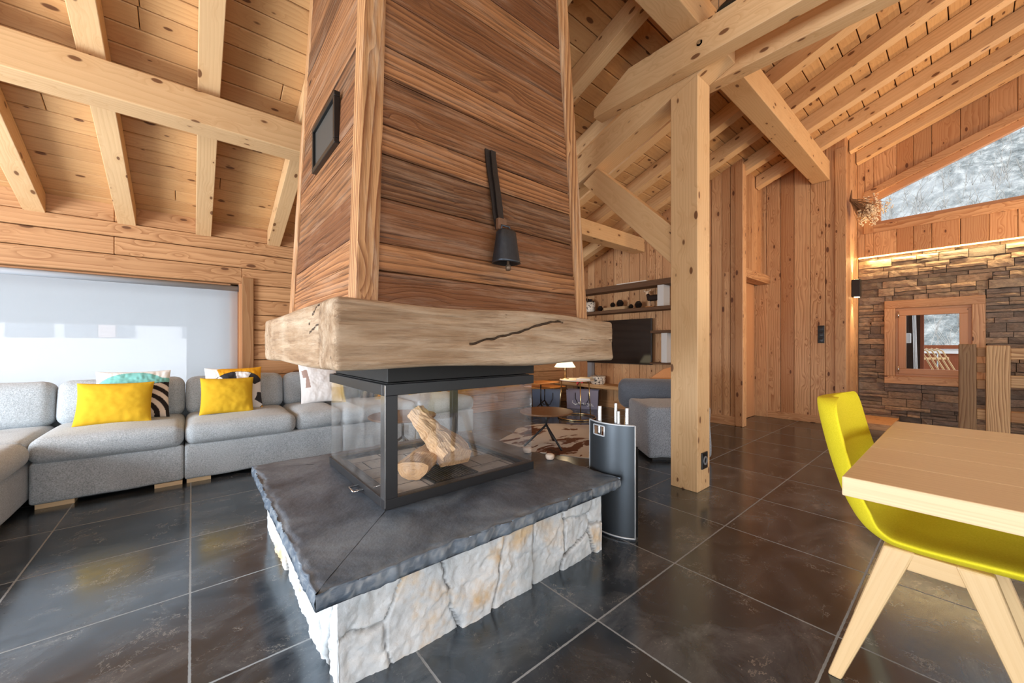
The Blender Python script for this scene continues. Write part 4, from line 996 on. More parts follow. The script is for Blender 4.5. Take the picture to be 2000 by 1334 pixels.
# ------------------------------------------------------------------ sofa
sf = thing('corner_sofa', 'long light grey boucle corner sofa below the blind window', 'sofa', (.6, 4.3, 0))
def cush(name, lo, hi, r, puff=(0, 0, 0), sd=0., M4=None, sp=.05, mat='sofa'):
    cen = [(a+c)/2 for a, c in zip(lo, hi)]; hf = [(c-a)/2 for a, c in zip(lo, hi)]
    def d(p, b):
        u, v, w = (b[i]/hf[i] for i in range(3)); q = p.copy()
        q.z += puff[2]*(1-u*u)*(1-v*v)*(1 if w > 0 else -.2)
        q.y -= puff[1]*(1-u*u)*(1-w*w)*(1 if v < 0 else -.6)
        q.x += puff[0]*(1-v*v)*(1-w*w)*(1 if u > 0 else -1)
        n_ = .006*fbm((b.x*3+sd, b.y*3, b.z*3+sd), 3); return q+V((n_*.4, n_, n_))
    b = MB(); b.rbox(cen, hf, r, sp, 0, d, M4=M4, arc=4); return b.build(name, mat, sf)
YF, YB = 3.80, 4.80
for i, (x0, x1) in enumerate([(-.795, -.047), (-.043, 1.098), (1.102, 1.85), (1.854, 2.6)]):
    cush('base', (x0, YF+.015,   .029), (x1, YB, .295), .022, sd=i*3.)
for i, (x0, x1) in enumerate([(-.80, -.046), (-.040, .708), (.712, 1.098), (1.104, 1.85), (1.856, 2.6)]):
    yf = YF-.015 if i != 2 else YF+.02
    cush('seat_cushion', (x0, yf, .288), (x1, YB-.2, .452), .062, (.004, .014, .022), sd=i*5.+1)
xs = [(-1.64, -.81), (-.80, -.05), (-.04, .715), (.725, 1.47), (1.48, 2.2)]
for i, (x0, x1) in enumerate(xs):
    cen = V(((x0+x1)/2, 4.56, .60)); m = Matrix.Translation((cen.x, 4.56, .43)) @ Matrix.Rotation(-.16, 4, 'X') @ Matrix.Translation((-cen.x, -4.56, -.43))
    cush('back_cushion', (x0, 4.44, .425), (x1, 4.66, .765), .07, (.004, .03, .01), sd=i*7.+2, M4=m)
cush('backrest', (-2.2, 4.70, .05), (2.6, 4.86, .60), .05, sd=3.3, sp=.12)
# the return towards the room
cush('base', (-2.25, 2.55,   .029), (-.81, YB, .30), .05, (.01, 0, 0), sd=9.)
cush('seat_cushion', (-2.2, 2.56, .292), (-.772, 3.80, .452), .075, (.012, .01, .02), sd=13.)
cush('seat_cushion', (-1.75, 3.81, .292), (-.81, 4.6, .442), .05, (.0, .005, .012), sd=16.)
for x0, x1 in [(-.77, -.60), (-.21, -.055), (-.03, .115), (1.12, 1.3), (2.4, 2.58)]:
    q = MB(); q.box((x0, YF+.03, 0), (x1, YF+.13,   .029), 0); q.build('foot', 'oak', sf)
q = MB(); q.box((-1.0, 2.6, 0), (-.85, 2.75,   .029), 0); q.build('foot', 'oak', sf)
q = MB(); q.box((-1.0, 3.4, 0), (-.87, 3.7,   .029), 0); q.build('foot', 'oak', sf)
q = MB(); q.box((-2.2, 4.68, 0), (2.55, 4.8,   .029), 0); q.build('foot', 'collar', sf)
# cushions
def pillow(name, label, w, h, t, loc, rot, mat, colf=None, sd=0., crumple=.012, group=None, n=44):
    n = 110 if colf else n
    b = MB(); vs = []; fs = []; cols = []
    for s in (1, -1):
        o = len(vs)
        for j in range(n+1):
            for i in range(n+1):
                u = -1+2*i/n; v = -1+2*j/n
                k = (max(0, 1-abs(u)**2.4)*max(0, 1-abs(v)**2.4))**.55
                pin = 1-.055*(1-abs(v)**2)*abs(u)**3; pin2 = 1-.06*(1-abs(u)**2)*abs(v)**3
                x = w/2*u*pin; z = h/2*v*pin2
                e = max(abs(u), abs(v)); cr = crumple*fbm((u*2.2+sd, v*2.2, s*3+sd), 3)*(1-e**4)+crumple*.7*abs(nz((u*7+sd, v*2, sd)))*e**2*(1-e**8)
                fold = .007*max(0, u)*math.sin(9*(v-u*.6)+sd)*(1-e**6)*max(0, .3-v*.7)+.005*max(0, -v-.45)*math.sin(u*22+sd)*(1-e**6)
                y = -s*(t/2*k+cr+(fold if s > 0 else 0))
                vs.append((x, y, z+h/2)); cols.append(colf(u, v) if (colf and s > 0) else (.85, .85, .84))
        for j in range(n):
            for i in range(n):
                a = o+j*(n+1)+i; f = (a, a+1, a+n+2, a+n+1); fs.append(f if s > 0 else f[::-1])
    if colf: b.add(vs, fs, None, .5, True, col=cols)
    else: b.add(vs, fs, None, .5, True)
    o = b.build(name, mat, local=True); o.location = loc; o.rotation_euler = rot; return tag(o, label, 'cushion', group)
def pat_teal(u, v):
    top = .88-.25*(u-.1)**2
    if v > .62-.5*max(0, -u-.55) and v > .92-.5*(u-.05)**2-.03*u: return L(238, 238, 236)
    if v > .30+.16*u-.4*max(0, -u)**2: return L(128, 196, 192)
    if v > .27+.16*u-.4*max(0, -u)**2: return L(40, 38, 40)
    r = math.hypot(u-.1, v+.9); k = int(r*6.2)
    return L(40, 34, 34) if k % 2 else L(226, 212, 200)
def pat_loop(u, v):
    r = math.hypot((u-.15)*.95, v+.25); a = math.atan2(v+.25, u-.15)
    if r > 1.02: return L(236, 170, 40) if u > -.62+.25*(1-v) and r < 1.35 or u > .5 else L(240, 240, 238)
    if 1.0 < r <= 1.02: return L(40, 36, 36)
    if r > .62: return L(58, 58, 64) if int((a+3.45)*1.75) % 2 else L(238, 238, 240)
    return L(230, 176, 44) if r < .3 else L(238, 238, 240)
def pat_mark(u, v):
    if -.86 < u+.12*v < -.60 and -.25 < v < .62+.1*nz((u*6, v*6, 1)) : return L(176, 150, 140) if v > .25 or u > -.78+.1*v else L(243, 242, 242)
    return L(245, 244, 244)
lean = lambda a: (-a, 0, 0)
pillow('cushion', 'printed cushion with teal wave and dark stripes behind the first yellow cushion', .44, .40, .15, (-.36, 4.25, .462), (-.30, 0, -.03), 'print', pat_teal, 2., group='cushions on the sofa')
pillow('cushion', 'plain mustard yellow cushion in front of the teal printed one', .42, .32, .14, (-.45, 4.10, .462), (-.30, .02, -.06), 'yellow', None, 5., .006, 'cushions on the sofa')
pillow('cushion', 'printed cushion with grey loops and orange corners behind a yellow cushion', .43, .40, .15, (.30, 4.28, .462), (-.28, 0, .0), 'print', pat_loop, 3., group='cushions on the sofa')
pillow('cushion', 'plain mustard yellow cushion in front of the grey looped one', .38, .32, .14, (.235, 4.11, .462), (-.30, .02, -.02), 'yellow', None, 8., .006, 'cushions on the sofa')
pillow('cushion', 'white cushion with a small taupe mark, beside the mantel end', .40, .42, .14, (1.03, 4.26, .462), (-.28, 0, .05), 'print', pat_mark, 4., .005, group='cushions on the sofa')
pillow('cushion', 'charcoal cushion with an orange side seen through the fire glass', .42, .38, .14, (1.62, 4.28, .462), (-.28, 0, -.02), 'print', lambda u, v: L(238, 150, 60) if u > .1+.2*v else L(60, 60, 64), 6., group='cushions on the sofa')
pillow('cushion', 'mustard cushion at the far sofa end, seen through the fire glass', .44, .30, .14, (2.2, 4.28, .462), (-.28, 0, -.02), 'yellow', None, 9., .006, 'cushions on the sofa')

# ------------------------------------------------------------------ dining table and chair
tb = thing('dining_table', 'pale oak dining table with thick plank top over the yellow chair seat', 'table', (1.645, -.75, 0))
q = MB()
for i in range(5): q.box((1.145+i*.1997, -1.65, .706), (1.145+(i+1)*.1997-.0004, .186, .75), 1, tint=.35+.08*(i % 3))
q.build('tabletop', 'oak', tb, bevel=.003)
for y in (-.62, -1.35):
    q = MB(); q.box((1.30, y-.05, .06), (1.38, y+.05, .706), 2); q.build('leg', 'oak', tb, bevel=.006)
    q = MB(); q.box((1.91, y-.05, .06), (1.99, y+.05, .706), 2); q.build('leg', 'oak', tb, bevel=.006)
    q = MB(); q.box((1.22, y-.05, 0), (2.07, y+.05, .06), 0); q.build('foot_rail', 'oak', tb, bevel=.006)
ch = thing('dining_chair', 'yellow velvet shell chair on splayed oak legs tucked under the table end', 'chair', (1.79, .08, 0))
# upholstered shell: side profile swept across the width
prof = [(.335, .868), (.330, .84), (.318, .78), (.300, .70), (.278, .62), (.252, .545), (.215, .485), (.165, .455), (.10, .447), (.02, .448), (-.06, .452), (-.13, .452), (-.17, .440)]
def catmull(P, k=5):
    out = []
    for i in range(len(P)-1):
        p0, p1, p2, p3 = (V((*P[max(0, min(len(P)-1, i+j))], 0)) for j in (-1, 0, 1, 2))
        for s in range(k):
            t = s/k; out.append(.5*((2*p1)+(p2-p0)*t+(2*p0-5*p1+4*p2-p3)*t*t+(3*p1-p0-3*p2+p3)*t**3))
    out.append(V((*P[-1], 0))); return out
pc = catmull(prof); m = len(pc); nxx = 26; vs = []; fs = []
def shellpt(i, u, inner):
    p = pc[i]; a = pc[max(i-1, 0)]; c = pc[min(i+1, m-1)]; t = (c-a).normalized(); nrm = V((t.y, -t.x, 0))   # towards the sitter
    if nrm.y < 0 and i > m*.6: nrm = -nrm
    s = i/(m-1); hw = .232
    if s < .5: hw = .208+.024*min(1, s/.45)
    if s < .16: hw *= math.sqrt(max(0.02, 1-((.16-s)/.16)**2*.62))
    if s > .88: hw *= math.sqrt(max(.02, 1-((s-.88)/.12)**2*.7))
    wrap = .055*(1-max(0, (s-.45)/.35)) if s > .45 else .055
    wrap = max(wrap, .030)
    th = .020*(1-abs(u)**6)
    side = nrm*(wrap*abs(u)**2.5)
    q = V((0, p.x, p.y)); nv = V((0, nrm.x, nrm.y)); q = q+V((0, side.x, side.y))+nv*(th+.006 if inner else -th)
    q.x = 1.79+u*hw; return q
for inner in (True, False):
    o = len(vs)
    for i in range(m):
        for k in range(nxx+1):
            u = -1+2*k/nxx; u = math.copysign(abs(u)**.85, u); vs.append(shellpt(i, u, inner))
    for i in range(m-1):
        for k in range(nxx):
            a = o+i*(nxx+1)+k; f = (a, a+1, a+nxx+2, a+nxx+1); fs.append(f if inner else f[::-1])
o2 = m*(nxx+1)
for i in range(m-1):
    for k in (0, nxx):
        a = i*(nxx+1)+k; f = (a, a+nxx+1, o2+a+nxx+1, o2+a); fs.append(f if k == 0 else f[::-1])
for k in range(nxx):
    for i in (0, m-1):
        a = i*(nxx+1)+k; f = (a, o2+a, o2+a+1, a+1); fs.append(f if i == 0 else f[::-1])
b = MB(); b.add(vs, fs, None, .5, True); ob = b.build('shell', 'velvet', ch); sm = ob.modifiers.new('s', 'SUBSURF'); sm.levels = 1; sm.render_levels = 1
def leg(b, top, foot, st, sf_):
    t, f = V(top), V(foot); x, y = st; c = []
    for p, (a, d) in ((f, sf_), (t, st)):
        c += [(p.x-a, p.y-d, p.z), (p.x+a, p.y-d, p.z), (p.x+a, p.y+d, p.z), (p.x-a, p.y+d, p.z)]
    b.hexa(c, (t-f), .5)
for top, foot in [((1.625, .130, .447), (1.572, .272, 0)), ((1.620, -.012, .447), (1.572, -.165, 0)), ((1.955, .130, .447), (2.008, .272, 0)), ((1.96, -.012, .447), (2.008, -.165, 0))]:
    b = MB(); leg(b, top, foot, (.022, .034), (.014, .017)); b.build('leg', 'chairoak', ch, bevel=.006)
q = MB(); q.box((1.61, .10, .395), (1.97, .145, .445), 0); q.box((1.61, -.035, .395), (1.97, .01, .445), 0)
for x in (1.604, 1.934): q.box((x, -.012, .392), (x+.042, .13, .445), 1)
q.build('underframe', 'chairoak', ch, bevel=.004)
# ------------------------------------------------------------------ lounge corner behind the fireplace
b = MB(); n = 90; vs = [(3.32, 2.93, .006)]; 
for i in range(n):
    a = 2*math.pi*i/n; r = 1+.16*math.cos(4*a+.7)+.07*math.cos(3*a)+.035*nz((math.cos(a)*4, math.sin(a)*4, 2))
    vs.append((3.32+.92*r*math.cos(a), 2.93+.68*r*math.sin(a), .006))
b.add(vs+[(x, y, 0) for x, y, z in vs[1:]], [(0, i, i % n+1) for i in range(1, n+1)]+[(i, n+i, n+i % n+1, i % n+1) for i in range(1, n+1)]); tag(b.build('cowhide_rug', 'cow'), 'brown and white cowhide spread on the dark tiles', 'rug')
def tripod_table(loc, h, r, label, top, legm, grp=None, th=.02):
    t = thing('coffee_table', label, 'side table', (*loc, 0), group=grp); x, y = loc
    q = MB(); q.lathe([(r*.97, h-th), (r, h-th*.6), (r, h-.003), (r*.985, h)], (x, y, 0), 48); q.build('tabletop', top, t)
    q = MB(); q.tube([(x, y, .22), (x, y, h-th)], .011, 10); q.build('stem', legm, t)
    for k in range(3):
        a = 2*math.pi*k/3+.45; q = MB(); q.tube([(x, y, .225), (x+r*.85*math.cos(a), y+r*.85*math.sin(a), .008)], .011, 8); q.build('leg', legm, t)
    return t
tripod_table((2.83, 2.82), .372, .275, 'low round table with walnut top on a dark tripod beside the cowhide', 'tablewood', 'black', 'low tripod tables')
tripod_table((1.47, 3.30), .42, .30, 'low round dark table in front of the sofa, seen through the fire glass', 'tablewood', 'black', 'low tripod tables')
# brass side table with ring base, tray and lamp
t = thing('side_table', 'tall brass side table with thin pale top and ring base by the television wall', 'side table', (4.30, 3.66, 0)); x, y = 4.30, 3.66
q = MB(); q.lathe([(.24, .545), (.25, .550), (.25, .558), (.235, .562)], (x, y, 0), 40); q.build('tabletop', 'cream', t)
q = MB(); q.tube([(x+.27*math.cos(k*2*math.pi/40), y+.27*math.sin(k*2*math.pi/40), .012) for k in range(40)], .010, 8, closed=True); q.build('ring_base', 'gold', t)
for k in range(3):
    a = 4.05+2*math.pi*k/3; q = MB(); q.tube([(x+.27*math.cos(a), y+.27*math.sin(a), .012), (x+.235*math.cos(a), y+.235*math.sin(a), .548)], .008, 8); q.build('leg', 'gold', t)
t = thing('table_lamp', 'small table lamp with glowing cream cone shade on the brass side table', 'lamp', (4.20, 3.80, .562)); x, y = 4.20, 3.80
q = MB(); q.lathe([(.06, .562), (.06, .568), (.008, .572)], (x, y, 0), 24); q.build('base', 'gold', t)
q = MB(); q.tube([(x, y, .568), (x, y, .82)], .005, 8); q.build('stem', 'gold', t)
q = MB(); q.lathe([(.155, .735), (.07, .87), (.066, .87), (.151, .735)], (x, y, 0), 36, cap=False); q.build('shade', 'shadelit', t)
t = thing('magazine', 'stack of pale magazines on the brass side table', 'magazine', (4.36, 3.58, .562)); m4 = Matrix.Translation((4.36, 3.56, .562)) @ Matrix.Rotation(.5, 4, 'Z')
q = MB(); q.box((-.14, -.10, 0), (.14, .10, .012), M4=m4); q.build('lower_issue', 'whitepl', t)
q = MB(); q.box((-.12, -.09, .012), (.14, .09, .022), M4=m4); q.build('upper_issue', 'cream', t)
# nest of tables with tan tops
def nest(loc, h, r, lab):
    t = thing('nesting_table', lab, 'side table', (*loc, 0), group='nest of tan tables'); x, y = loc
    q = MB(); q.rbox((x, y, h-.009), (r, r*.8, .009), .008, .1); q.build('tabletop', 'tan', t)
    q = MB(); q.tube([(x, y, .18), (x, y, h-.018)], .009, 8); q.build('stem', 'plastic', t)
    for k in range(3):
        a = 2*math.pi*k/3+.2; q = MB(); q.tube([(x, y, .2), (x+.2*math.cos(a), y+.2*math.sin(a), .008)], .009, 8); q.build('leg', 'plastic', t)
nest((3.92, 4.02), .52, .22, 'taller tan topped table on a black tripod by the sofa end')
nest((4.22, 4.24), .42, .26, 'lower tan topped table tucked under the taller one')
# bags
def bag(loc, rz, w, d, h, label, front, sidem, logo, handle):
    t = thing('shopping_bag', label, 'bag', (*loc, 0), (0, 0, rz))
    q = MB(); v = .015
    q.add([(-w/2, -d/2, 0), (w/2, -d/2, 0), (w/2+v, -d/2-v*.4, h), (-w/2-v, -d/2-v*.4, h)], [(0, 1, 2, 3)]); q.add([(w/2, d/2, 0), (-w/2, d/2, 0), (-w/2-v, d/2+v*.4, h), (w/2+v, d/2+v*.4, h)], [(0, 1, 2, 3)])
    q.add([(-w/2, -d/2, 0), (w/2, -d/2, 0), (w/2, d/2, 0), (-w/2, d/2, 0)], [(3, 2, 1, 0)]); bd_ = q.build('paper_body', front, t, local=True)
    q = MB(); q.add([(w/2, -d/2, 0), (w/2, d/2, 0), (w/2+v, d/2, h), (w/2+v, -d/2, h)], [(0, 1, 2, 3)]); q.build('gusset', sidem, t, local=True); q = MB(); q.add([(-w/2, d/2, 0), (-w/2, -d/2, 0), (-w/2-v, -d/2, h), (-w/2-v, d/2, h)], [(0, 1, 2, 3)]); q.build('gusset', sidem, t, local=True)
    for s in (-1, 1):
        q = MB(); q.tube([(-w*.22, s*(d/2+.012), h*.86), (-w*.22, s*(d/2+.018), h*(.55 if s < 0 else 1.2)), (-w*.12, s*(d/2+.02), h*(.22 if s < 0 else 1.42)), (w*.12, s*(d/2+.02), h*(.22 if s < 0 else 1.42)), (w*.22, s*(d/2+.018), h*(.55 if s < 0 else 1.2)), (w*.22, s*(d/2+.012), h*.86)], .006, 6); q.build('handle', handle, t, local=True)
    if logo:
        q = MB(); rr = random.Random(5)
        for k, (a, c, e, f) in enumerate([(-.20, .20, -.12, .08), (-.19, .30, -.20, .18), (-.12, .08, -.04, .22), (-.04, .22, .0, .10), (.02, .16, .08, .20), (.06, .20, .07, .10), (.10, .10, .12, .18), (.12, .18, .18, .16), (.19, .08, .20, .18), (.22, .17, .27, .12), (.15, .05, .30, .07), (-.16, .12, -.02, .14)]):
            q.tube([(a*w*1.4-.02, -d/2-.010-.003*(c if c else 0), c*h*1.1+.03), ((a+e)/2*w*1.4-.02, -d/2-.011, (c+f)/2*h*1.1+.035+rr.uniform(-.006, .006)), (e*w*1.4-.02, -d/2-.010, f*h*1.1+.03)], .006, 5)
        q.build('print', 'whiteprint', bd_, local=True)
    return t
bag((5.04, 4.16), math.radians(-58), .50, .17, .31, 'mauve paper shopping bag with white script under the wall shelf', 'bagpaper', 'bagpaperdark', True, 'plastic')
bag((4.62, 4.60), math.radians(-42), .46, .15, .30, 'blue grey paper bag behind the nest of tan tables', 'bagblue', 'bagpaperdark', False, 'plastic')
q = MB(); m4 = Matrix.Translation((5.13, 4.30, .42)) @ Matrix.Rotation(math.radians(-60), 4, 'Z'); q.box((-.055, -.012, -.05), (.055, .012, .05), M4=m4); o = q.build('gift_card', 'red'); tag(o, 'small bright red card box leaning on the mauve bag', 'box')
q = MB(); q.box((-.04, -.04, 0), (.04, .04, .37), M4=Matrix.Translation((5.20, 4.33, 0))); o = q.build('storage_box', 'dark'); tag(o, 'dark narrow box behind the mauve bag, holding up the red card', 'box')
# shelves on the television wall
def shelf(y0, y1, z0, z1, dep, label, mat='shelfwood', grp='old timber wall shelves'):
    b = MB(); b.box((TVX-dep, y0, z0), (TVX-.001, y1, z1), 1); return tag(b.build('wall_shelf', mat, bevel=.006), label, 'shelf', grp)
shelf(2.45, 4.88, 1.935, 2.02, .24, 'uppermost thick dark timber shelf above the television')
shelf(2.45, 4.88, 1.575, 1.625, .26, 'dark timber shelf with books and animal figure, just above the television')
shelf(2.45, 3.06, 1.235, 1.275, .18, 'short brown shelf beside the television top')
shelf(2.45, 3.06, .775, .800, .20, 'short thin shelf beside the television bottom')
shelf(2.45, 4.88, .345, .405, .34, 'low rustic bench shelf under the television', 'railwood')
tv = thing('television', 'flat black television on the wall between the dark shelves', 'television', (5.36, 3.70, .755))
q = MB(); q.box((5.345, 3.083, .755), (5.385, 4.32, 1.468)); q.build('bezel', 'plastic', tv, bevel=.004)
q = MB(); q.box((5.3425, 3.092, .768), (5.3455, 4.31, 1.460)); q.build('screen', 'screen', tv)
q = MB(); q.box((5.385, 3.5, .9), (TVX-.001, 3.9, 1.3)); q.build('wall_mount', 'plastic', tv)
def upright(x0, x1, y0, y1, z0, z1, lab):
    b = MB(); b.box((x0, y0, z0), (x1, y1, z1), 2); return tag(b.build('upright_panel', 'whitepl', bevel=.003), lab, 'panel', 'white uprights on the shelves')
upright(5.215, 5.40, 2.82, 2.915, 1.626, 1.934, 'white upright panel between the two dark shelves, beside the animal figure')
upright(5.27, 5.43, 2.80, 2.885, .801, 1.234, 'white upright panel between the two short shelves, beside the television')
q = MB(); q.box((5.22, 3.1, 2.021), (5.30, 3.62, 2.034), 1); tag(q.build('leaflet', 'cream'), 'thin pale sheet lying on the uppermost shelf edge', 'leaflet')
c = thing('planter', 'mottled white mug planter at the sofa end of the shelf above the television', 'planter', (5.30, 4.21, 1.626))
q = MB(); q.lathe([(.072, 0), (.086, .02), (.092, .17), (.086, .17), (.08, .15)], (5.30, 4.21, 1.626), 28); q.build('pot', 'pattern', c)
q = MB()
for k in range(26): a = R.uniform(0, 6.3); r = R.uniform(0, .07); q.tube([(5.30+.4*r*math.cos(a), 4.21+.4*r*math.sin(a), 1.76), (5.30+r*math.cos(a), 4.21+r*math.sin(a), 1.80+R.uniform(0, .07))], [.006, .014], 5)
q.build('succulent', 'dark', c)
q = MB(); q.box((5.20, 3.46, 1.626), (5.38, 3.86, 1.672), 1); bk = q.build('book', 'paper', bevel=.004); tag(bk, 'thick old book lying flat on the shelf above the television', 'book')
for k, (y, rr_, zz, lab) in enumerate([(3.74, .045, 1.672, 'pine cone on the old book, nearest the planter'), (3.60, .062, 1.672, 'largest pine cone, on the middle of the old book'), (3.40, .04, 1.626, 'small pine cone on the shelf beside the old book'), (3.27, .06, 1.626, 'round pine cone on the shelf between book and animal figure'), (3.99, .05, 1.626, 'pine cone on the shelf between planter and book')]):
    q = MB(); pr = []
    for i in range(9): pr += [(rr_*(.35+.65*math.sin(math.pi*(i+.6)/9.6)), 2*rr_*i/9*.95), (rr_*(.35+.65*math.sin(math.pi*(i+.6)/9.6))*.8, 2*rr_*(i+.55)/9*.95)]
    q.lathe([(0.002, 0)]+pr+[(0.002, 2*rr_*.95)], (5.29, y, zz), 14, smooth=False); tag(q.build('pine_cone', 'dark'), lab, 'pine cone', 'pine cones on the shelf')
an = thing('animal_figure', 'dark standing animal figure with pale antlers on thin legs on the shelf', 'figurine', (5.30, 3.03, 1.626))
q = MB(); q.box((5.25, 2.99, 1.626), (5.35, 3.13, 1.640)); q.build('stand', 'tan', an, bevel=.003)
q = MB(); q.rbox((5.30, 3.02, 1.765), (.035, .10, .045), .03, .03); q.tube([(5.30, 3.10, 1.785), (5.30, 3.12, 1.83)], [.03, .022], 10); bd_ = q.build('body', 'dark', an)
for yy in (2.955, 3.085):
    for xx in (5.285, 5.32):
        q = MB(); q.tube([(xx, yy, 1.627), (xx, yy, 1.735)], .006, 8); q.build('leg', 'antler', an)
q = MB(); q.rbox((5.295, 3.125, 1.845), (.014, .022, .028), .012, .02); hd_ = q.build('head', 'antler', bd_)
q = MB(); q.tube([(5.295, 3.19, 1.878), (5.295, 3.15, 1.868), (5.295, 3.10, 1.872), (5.295, 3.06, 1.885)], .008, 6); q.tube([(5.295, 3.08, 1.876), (5.295, 3.055, 1.905)], .005, 6); q.tube([(5.295, 3.165, 1.872), (5.295, 3.18, 1.902)], .005, 6); q.build('antlers', 'antler', bd_)
bw = thing('ceramic_bowl', 'pale ceramic bowl with dark pattern on the low bench shelf', 'bowl', (5.24, 4.0, .406))
q = MB(); q.lathe([(.105, 0), (.12, .03), (.128, .125), (.122, .135), (.114, .125), (.105, .03), (0.002, .02)], (5.24, 4.0, .406), 36); q.build('bowl', 'pattern', bw)
q = MB(); q.lathe([(.112, .12), (.11, .128), (0.002, .128)], (5.24, 4.0, .406), 36); q.build('contents', 'cream', bw)
for k, (y, lab) in enumerate([(3.50, 'dark knick-knack first on the low bench shelf above the armchair back'), (3.38, 'dark knick-knack second on the low bench shelf above the armchair back'), (3.25, 'dark knick-knack third on the low bench shelf above the armchair back'), (3.13, 'dark knick-knack fourth on the low bench shelf above the armchair back')]):
    q = MB(); r = .035+.012*(k % 2); q.lathe([(r*.8, 0), (r, r*.8), (r*.6, r*1.6), (.005, r*1.9)], (5.22, y, .406), 14); q.box((5.19, y-.02, .406), (5.25, y+.05, .43)); tag(q.build('wooden_toy', 'dark'), lab, 'ornament', 'ornaments on the low bench shelf')
q = MB(); q.lathe([(.04, 0), (.04, .05), (.03, .055)], (5.33, 4.18, .406), 16); tag(q.build('candle_tin', 'dark'), 'small dark tin beside the ceramic bowl on the bench shelf', 'tin')
q = MB(); q.box((TVX-.10, 4.22, .406), (TVX-.02, 4.31, .95), 2); tag(q.build('speaker_column', plain('silver_grey', (150, 154, 160), .35, .3)), 'slim grey column speaker standing on the bench shelf beside the television', 'speaker')
# armchair and pouf
ac = thing('lounge_armchair', 'dark grey wool lounge armchair with wooden legs beyond the pouf', 'armchair', (4.20, 2.40, 0), (0, 0, math.radians(122)))
def rb(name, cen, hf, r, mat, parent, rot=None, puff=.02, sd=0.):
    def d(p, b_):
        q = p.copy(); u, v = b_[0]/hf[0], b_[1]/hf[1]; q.z += puff*(1-u*u)*(1-v*v)*(1 if b_[2] > 0 else 0); return q+V((1, 1, 1))*.006*fbm((b_.x*4+sd, b_.y*4, b_.z*4), 3)
    b = MB(); m4 = (Matrix.Translation(cen) @ rot @ Matrix.Translation((-cen[0], -cen[1], -cen[2]))) if rot is not None else None
    b.rbox(cen, hf, r, .05, 0, d, M4=m4); return b.build(name, mat, parent, local=True)
rb('seat', (0, 0, .43), (.36, .34, .09), .07, 'chairfab', ac)
rb('backrest', (0, .27, .515), (.39, .10, .165), .09, 'chairfab', ac, Matrix.Rotation(-.3, 4, 'X'), 0.)
for sx in (-1, 1):
    for sy in (-1, 1):
        b = MB(); b.tube([(sx*.28, sy*.26, .38), (sx*.33, sy*.32, 0)], [.018, .013], 10); b.build('leg', 'chairoak', ac, local=True)
b = MB(); b.prism([(.10, .12, .58), (.03, .12, .68), (-.10, .12, .78), (-.20, .12, .81), (-.24, .12, .72), (-.2, .12, .56)], (0, .03, 0), (1, 0, .4)); b.build('wooden_back', 'tan', ac, local=True)
pf = thing('pouf', 'square light grey boucle pouf on the tiles between tool holder and big post', 'pouf', (3.58, 1.90, 0), (0, 0, math.radians(50)))
def pd(p, b_):
    return p+V((1, 1, 1))*.008*fbm((b_.x*4, b_.y*4, b_.z*4), 3)
b = MB(); b.rbox((0, 0, .26), (.30, .29, .235), .035, .05, 0, pd); b.build('body', 'pouf', pf, local=True)
b = MB(); b.box((-.24, -.23, 0), (.24, .23, .03)); b.build('plinth', 'collar', pf, local=True)
# pale pebbles on the hearth edge
for x, y, r, lab in [(1.665, 1.83, .032, 'pale pebble at the far hearth edge seen against the fire glass'), (1.672, 1.635, .03, 'pale pebble at the far hearth edge nearest the tool holder')]:
    b = MB(); k = len(b.v); b.lathe([(.002, 0)]+[(r*math.sin(math.pi*i/10)*(1+.1*math.sin(i)), r*.65*(1-math.cos(math.pi*i/10))) for i in range(1, 10)]+[(.002, r*1.3)], (x, y, SZ), 20, cap=False); tag(b.build('pebble', 'pebble'), lab, 'pebble', 'pebbles on the hearth')

# ------------------------------------------------------------------ by the stair
sc_ = thing('wall_sconce', 'black box wall light shining up and down beside the stone wall', 'wall light', (7.0, RY-.045, 1.72))
q = MB(); q.box((6.92, RY-.085, 1.715), (7.04, RY-.002, 1.95)); q.build('housing', 'plastic', sc_, bevel=.003)
q = MB(); q.box((6.94, RY-.07, 1.951), (7.02, RY-.02, 1.953)); q.build('lens', 'bulb', sc_); q = MB(); q.box((6.94, RY-.07, 1.711), (7.02, RY-.02, 1.714)); q.build('lens', 'bulb', sc_)
sw = thing('switch_plate', 'black triple socket and switch plate on the larch wall', 'switch', (RX-.006, 1.268, 1.085))
q = MB(); q.box((RX-.012, 1.232, 1.085), (RX-.0005, 1.304, 1.32)); pk = q.build('plate', 'plastic', sw, bevel=.004)
for k in range(3):
    q = MB(); q.rbox((RX-.0145, 1.268, 1.125+k*.0775), (.004, .024, .026), .003, .02); q.build('rocker', plain('rocker_grey_%d' % k, (44, 45, 48), .25), pk)
ls = MB(); ls.box((GX+.01, -2.6, 2.296), (GX+.03, RY-.01, 2.309)); tag(ls.build('led_strip', 'led'), 'glowing warm light strip along the top of the ledge stone wall', 'light strip')
